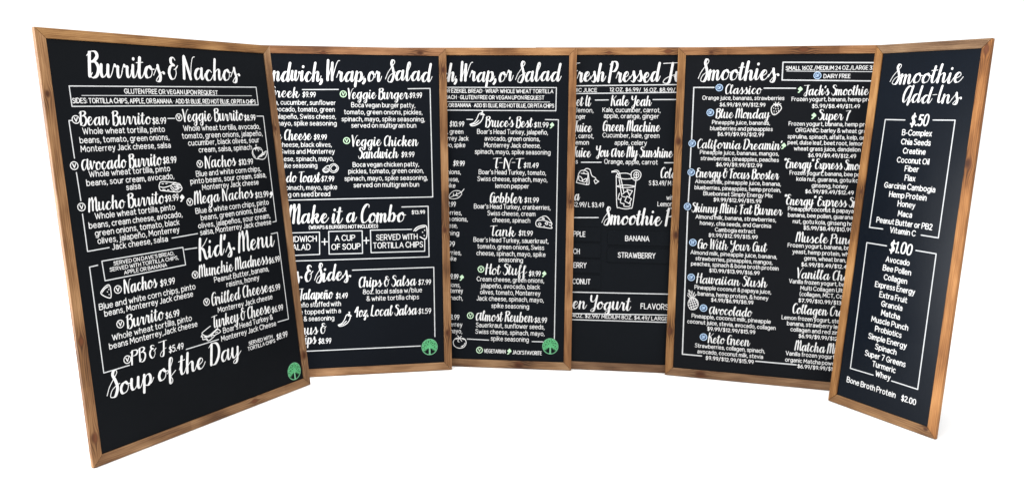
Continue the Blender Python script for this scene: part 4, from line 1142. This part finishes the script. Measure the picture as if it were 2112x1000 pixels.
   ('plate', 'CO|CONUT', 0.1587, 0.2287, 0.3255, 0.0286, 0.267, 0.3074, 0.3598),
   ('plate', 'BANANA', 0.3544, 0.4469, 0.4948, 0.2892, 0.5285, 0.4778, 0.5318),
   ('plate', 'STRAWBERRY', 0.3284, 0.4707, 0.4304, 0.2888, 0.5281, 0.4119, 0.4656),
   ('line', [(0.02, 0.2911), (0.7026, 0.299)]),
   ('T', 'Froz|en Yogurt', 0.1606, 0.3807, 0.2309, 0.76),
   ('L', '|FLAVOR|S', 0.4179, 0.509, 0.2388),
   ('line', [(0.0217, 0.208), (0.7043, 0.2217)]),
   ('line', [(0.0222, 0.1865), (0.705, 0.1917)]),
   ('C', 'SMALL |4OZ. $2.99/ MEDIUM 8OZ. $4.49/ LARG|E', 0.1613, 0.5099, 0.1972),
  ]},
 {'w': 0.76, 'h': 1.22384, 'm': [[0.95971, 0.27907, 0.03284, 1.00689], [-0.281, 0.95313, 0.11218, 2.88813], [0.0, -0.11689, 0.99315, 0.0], [0, 0, 0, 1]],
  'label': 'wood-framed black menu board headed Smoothies with blue dairy free badges down its left side', 'seed': 5,
  'tones': [(0.9, 0.93, 0.95), (1.05, 0.98, 0.95), (1, 1, 0.95), (1.0, 1.0, 1)], 'grey': [0.18, 0.06, 0.0, 0.05],
  'knots': {'l': [(0.35, 0.015, 0.0144), (0.7, 0.02, 0.0144), (1.06, 0.014, 0.0132)], 't': [(0.64, 0.02, 0.0084), (0.32, 0.012, 0.0144)], 'b': [(0.13, 0.014, 0.0168)]},
  'panel': (0.0052, 0.006, 0.0077), 'spec': 0.045, 'rough': 0.42, 'linew': 0.0044, 'tscale': {'H': 0.9},
  'content': [
   ('T', 'Smoothies', 0.0803, 0.3569, 1.1034),
   ('box', [(0.3726, 1.1662), (0.7256, 1.1619), (0.722, 1.0975), (0.3719, 1.1021), (0.3726, 1.1662)]),
   ('thin', [(0.3871, 1.1343), (0.716, 1.1301)]),
   ('C', '|SMALL 16OZ./MEDIUM 24 OZ./LARGE |32OZ.', 0.382, 0.661, 1.1385),
   ('DF', 0.491, 1.1179),
   ('C', 'DAIRY FREE', 0.5108, 0.6012, 1.1091),
   ('line', [(0.1348, 1.0749), (0.0622, 1.0749), (0.0621, 0.8836)]),
   ('DF', 0.1539, 1.0742),
   ('H', 'Classico', 0.1727, 0.3021, 1.052),
   ('line', [(0.3113, 1.0726), (0.4193, 1.0724)]),
   ('pickg', 0.4343, 1.0682),
   ('S', 'Orange juice, bananas, strawberries', 0.0938, 0.3831, 1.03),
   ('Z', '$6.99/$9.99/$12.99', 0.1567, 0.3191, 1.0058),
   ('draw', 'strawberry_drawing', 0.3378, 0.3744, 0.9751, 1.0225),
   ('DF', 0.1254, 0.9824),
   ('H', 'Blue Monday', 0.1435, 0.3342, 0.9632),
   ('S', 'Pineapple juice, bananas,', 0.1323, 0.3378, 0.9401),
   ('S', 'blueberries and pineapples', 0.1263, 0.3477, 0.9179),
   ('Z', '$6.99/$9.99/$12.99', 0.1531, 0.3184, 0.8975),
   ('DF', 0.0647, 0.8674),
   ('H', "California Dreamin'", 0.081, 0.3788, 0.8503),
   ('pickg', 0.3865, 0.865),
   ('line', [(0.0608, 0.8511), (0.0603, 0.777)]),
   ('S', 'Pineapple juice, bananas, mangos,', 0.0933, 0.373, 0.829),
   ('S', 'strawberries, pineapples, peaches', 0.0968, 0.3733, 0.8068),
   ('Z', '$6.99/$9.99/$12.99', 0.1534, 0.3163, 0.7854),
   ('DF', 0.0657, 0.76),
   ('H', 'Energy & Focus Booster', 0.0821, 0.3742, 0.7426),
   ('line', [(0.0611, 0.7445), (0.0593, 0.6504)]),
   ('S', 'Almond milk, pineapple juice, banana,', 0.0801, 0.3841, 0.7205),
   ('S', 'blueberries, pineapples, hemp protein,', 0.0793, 0.385, 0.6982),
   ('S', 'Bluebonnet Simply Energy Mix', 0.1117, 0.3571, 0.6769),
   ('Z', '$9.99/$12.99/$15.99', 0.1491, 0.3191, 0.6555),
   ('DF', 0.0573, 0.6322),
   ('H', 'Skinny Mini Fat Burner', 0.0722, 0.3913, 0.6137),
   ('line', [(0.059, 0.6142), (0.0611, 0.0818), (0.1308, 0.0815)]),
   ('S', 'Almond milk, banana, strawberries,', 0.0873, 0.3728, 0.5895),
   ('S', 'honey, chia seeds, and Garcinia', 0.1039, 0.3562, 0.5672),
   ('S', 'Cambogia extract', 0.1588, 0.3025, 0.5449),
   ('Z', '$9.99/$12.99/$15.99', 0.1366, 0.3118, 0.5241),
   ('DF', 0.0821, 0.4996),
   ('H', 'Go With Your Gut', 0.0979, 0.3439, 0.4794),
   ('S', 'Almond milk, pineapple juice, banana,', 0.0744, 0.3815, 0.4566),
   ('S', 'strawberries, pineapples, mangos,', 0.0935, 0.3669, 0.4354),
   ('S', 'peaches, spinach & bone broth protein', 0.0782, 0.3882, 0.4151),
   ('Z', '$10.99/$13.99/$16.99', 0.1442, 0.3238, 0.3941),
   ('DF', 0.0816, 0.3699),
   ('H', 'Hawaiian Slush', 0.0987, 0.3499, 0.3511),
   ('S', 'Pineapple coconut & papaya juice,', 0.0944, 0.3668, 0.3283),
   ('S', 'banana, hemp protein, & honey', 0.1068, 0.3577, 0.3052),
   ('Z', '$4.99/$6.99/$8.99', 0.1555, 0.3063, 0.2858),
   ('draw', 'pineapple_drawing', 0.0698, 0.1118, 0.2495, 0.3234),
   ('DF', 0.1305, 0.2591),
   ('H', '@vocolado', 0.1487, 0.3014, 0.2403),
   ('S', 'Pineapple, coconut milk, pineapple', 0.0882, 0.3695, 0.2211),
   ('S', 'coconut juice, stevia, avocado, collagen', 0.0733, 0.387, 0.1994),
   ('Z', '$9.99/$12.99/$15.99', 0.146, 0.3175, 0.1784),
   ('DF', 0.1349, 0.152),
   ('H', 'Keto Green', 0.1496, 0.299, 0.133),
   ('S', 'Strawberries, collagen, spinach,', 0.1044, 0.3538, 0.1124),
   ('S', 'avocado, coconut milk, stevia', 0.1143, 0.348, 0.0912),
   ('Z', '$9.99/$12.99/$15.99', 0.1447, 0.3165, 0.0701),
   ('line', [(0.3228, 0.0799), (0.4614, 0.0798)]),
   ('H', "Jack's Smoothie", 0.4466, 0.6615, 1.0486),
   ('S', '|Frozen yogurt, banana, hemp pr|otein', 0.4064, 0.6608, 1.027),
   ('Z', '$5.99/$8.49/$11.49', 0.4762, 0.6366, 1.003),
   ('pickg', 0.4838, 0.9746),
   ('H', 'Super 7', 0.499, 0.6034, 0.9607),
   ('S', '|Frozen yogurt, banana, hemp pr|otein,', 0.4, 0.6543, 0.9388),
   ('S', '|ORGANIC: barley & wheat gr|ass,', 0.4241, 0.6512, 0.9156),
   ('S', '|spirulina, spinach, alfalfa, kelp, |orange', 0.3986, 0.6379, 0.8925),
   ('S', '|peel, dulse leaf, beet root, lemo|n,', 0.3995, 0.6435, 0.8713),
   ('S', '|wheat grass juice, dandelion| root', 0.4218, 0.6444, 0.8499),
   ('Z', '$6.99/$9.49/$12.49', 0.4703, 0.6308, 0.827),
   ('H', '|"Energy" Express Smo|othie', 0.3907, 0.6399, 0.7854),
   ('S', '|Frozen yogurt, banana, bee p|ollen,', 0.4105, 0.6364, 0.7623),
   ('S', '|kola nut, guarana, gotu k|ola,', 0.4345, 0.6314, 0.7409),
   ('S', 'ginseng, honey', 0.4871, 0.6085, 0.7189),
   ('Z', '$6.99/$9.49/$12.49', 0.4658, 0.6284, 0.6978),
   ('H', '|"Energy" Express S|moothie', 0.3968, 0.627, 0.6536),
   ('S', '|Pineapple coconut & papay|a juice,', 0.4102, 0.6215, 0.6329),
   ('S', '|banana, bee pollen, guaran|a, kola', 0.4111, 0.6199, 0.6107),
   ('S', '|nut, gotu kola, ginseng h|oney', 0.4285, 0.6202, 0.5882),
   ('Z', '|$5.99/$8.49/$10.9|9', 0.4654, 0.6187, 0.5669),
   ('H', '|Muscle Pun|ch', 0.4401, 0.6159, 0.5216),
   ('S', "|Frozen yogurt, banana, b|rewer's", 0.4145, 0.6137, 0.5018),
   ('S', '|yeast, hemp protein, w|heat', 0.432, 0.6103, 0.4796),
   ('S', '|germ, wheat bran|,', 0.4722, 0.6095, 0.4582),
   ('Z', '|$6.99/$9.49/$12.|49', 0.4634, 0.6052, 0.4353),
   ('H', '|Vanilla Ch|ai', 0.4487, 0.6058, 0.3924),
   ('S', '|Vanilla frozen yogurt, b|anana,', 0.4248, 0.6019, 0.3723),
   ('S', '|Multi Collagen Ul|tra', 0.4635, 0.5988, 0.3501),
   ('S', '|(collagen, MCT, C|oQ)', 0.4619, 0.5964, 0.3291),
   ('Z', '|$7.99/$10.99/$1|3.99', 0.4588, 0.5929, 0.3063),
   ('H', '|Collagen Cr|eam', 0.4391, 0.5944, 0.2648),
   ('S', '|Lemon frozen yogurt, st|evia,', 0.4046, 0.5896, 0.2407),
   ('S', '|banana, strawberry l|emon', 0.4237, 0.584, 0.2203),
   ('S', '|collagen and red zi|nger', 0.4361, 0.5881, 0.1997),
   ('Z', '|$6.99/$9.99/$1|2.99', 0.4648, 0.5857, 0.1786),
   ('H', '|Matcha M|int', 0.4527, 0.5857, 0.1319),
   ('S', '|Vanilla frozen yogur|t,', 0.4238, 0.582, 0.1122),
   ('S', '|organic Matcha pow|der', 0.4231, 0.5804, 0.0894),
   ('Z', '|$6.99/$9.99/$|12.99', 0.4651, 0.5783, 0.07),
  ]},
 {'w': 0.38283, 'h': 1.213, 'm': [[0.50405, 0.85788, 0.09992, 1.24707], [-0.86367, 0.50067, 0.05831, 2.57014], [0.0, -0.11569, 0.99329, 0.0], [0, 0, 0, 1]],
  'label': 'narrow black menu board headed Smoothie Add-Ins, angled inward at the right end', 'seed': 6,
  'tones': [(1, 1.02, 0.95), (0.8, 0.84, 0.84), (1.08, 1.03, 0.85), (1.2, 1.05, 0.85)], 'grey': [0.1, 0.2, 0, 0],
  'knots': {'l': [(0.49, 0.02, 0.0072)], 'r': [(1.18, 0.014, 0.012), (0.84, 0.02, 0.0144)], 'b': [(0.35, 0.02, 0.0072)]},
  'panel': (0.001, 0.003, 0.0068), 'spec': 0.1, 'rough': 0.24, 'linew': 0.0035, 'tscale': {'T': 0.82},
  'content': [
   ('T', 'Smoothie', 0.0703, 0.3071, 1.0844),
   ('T', 'Add-Ins', 0.1158, 0.3102, 1.0217, 0.9),
   ('K', '$.50', 0.1567, 0.2186, 0.9501),
   ('line', [(0.1383, 0.9661), (0.0688, 0.9662), (0.0648, 0.6079), (0.1138, 0.6088)]),
   ('line', [(0.2325, 0.968), (0.3028, 0.9689), (0.3027, 0.6067), (0.2466, 0.6075)]),
   ('M', 'B-Complex', 0.1338, 0.2361, 0.9177),
   ('M', 'Chia Seeds', 0.1352, 0.2364, 0.8884),
   ('M', 'Creatine', 0.1459, 0.224, 0.8594),
   ('M', 'Coconut Oil', 0.1291, 0.2405, 0.8295),
   ('M', 'Fiber', 0.1602, 0.2097, 0.803),
   ('M', 'Flax', 0.1646, 0.2027, 0.7734),
   ('M', 'Garcinia Cambogia', 0.0968, 0.2724, 0.7449),
   ('M', 'Hemp Protein', 0.1185, 0.2482, 0.7166),
   ('M', 'Honey', 0.1527, 0.2145, 0.6892),
   ('M', 'Maca', 0.1582, 0.2083, 0.6579),
   ('M', 'Peanut Butter or PB2', 0.0861, 0.2801, 0.6285),
   ('M', 'Vitamin C', 0.1384, 0.2289, 0.6016),
   ('K', '$1.00', 0.145, 0.224, 0.5404),
   ('line', [(0.135, 0.5563), (0.0629, 0.5561), (0.0654, 0.1302), (0.1506, 0.1317)]),
   ('line', [(0.2362, 0.5573), (0.303, 0.5572), (0.3053, 0.1314), (0.2165, 0.1318)]),
   ('M', 'Avocado', 0.138, 0.2226, 0.5061),
   ('M', 'Bee Pollen', 0.1319, 0.2318, 0.4769),
   ('M', 'Collagen', 0.1398, 0.223, 0.4476),
   ('M', 'Express Energy', 0.1125, 0.2535, 0.4188),
   ('M', 'Extra Fruit', 0.133, 0.2318, 0.3884),
   ('M', 'Granola', 0.1435, 0.2194, 0.3604),
   ('M', 'Matcha', 0.148, 0.2154, 0.331),
   ('M', 'Muscle Punch', 0.1164, 0.2477, 0.3035),
   ('M', 'Probiotics', 0.1342, 0.2294, 0.2754),
   ('M', 'Simple Energy', 0.1136, 0.2513, 0.2462),
   ('M', 'Spinach', 0.1429, 0.2205, 0.2178),
   ('M', 'Super 7 Greens', 0.1098, 0.256, 0.188),
   ('M', 'Turmeric', 0.141, 0.2258, 0.1602),
   ('M', 'Whey', 0.1571, 0.2121, 0.132),
   ('M', 'Bone Broth Protein', 0.0571, 0.2374, 0.0827),
   ('M', '$2.00', 0.2559, 0.3065, 0.0818),
  ]},
]
for spec in BOARDS:
    menu_board(spec)
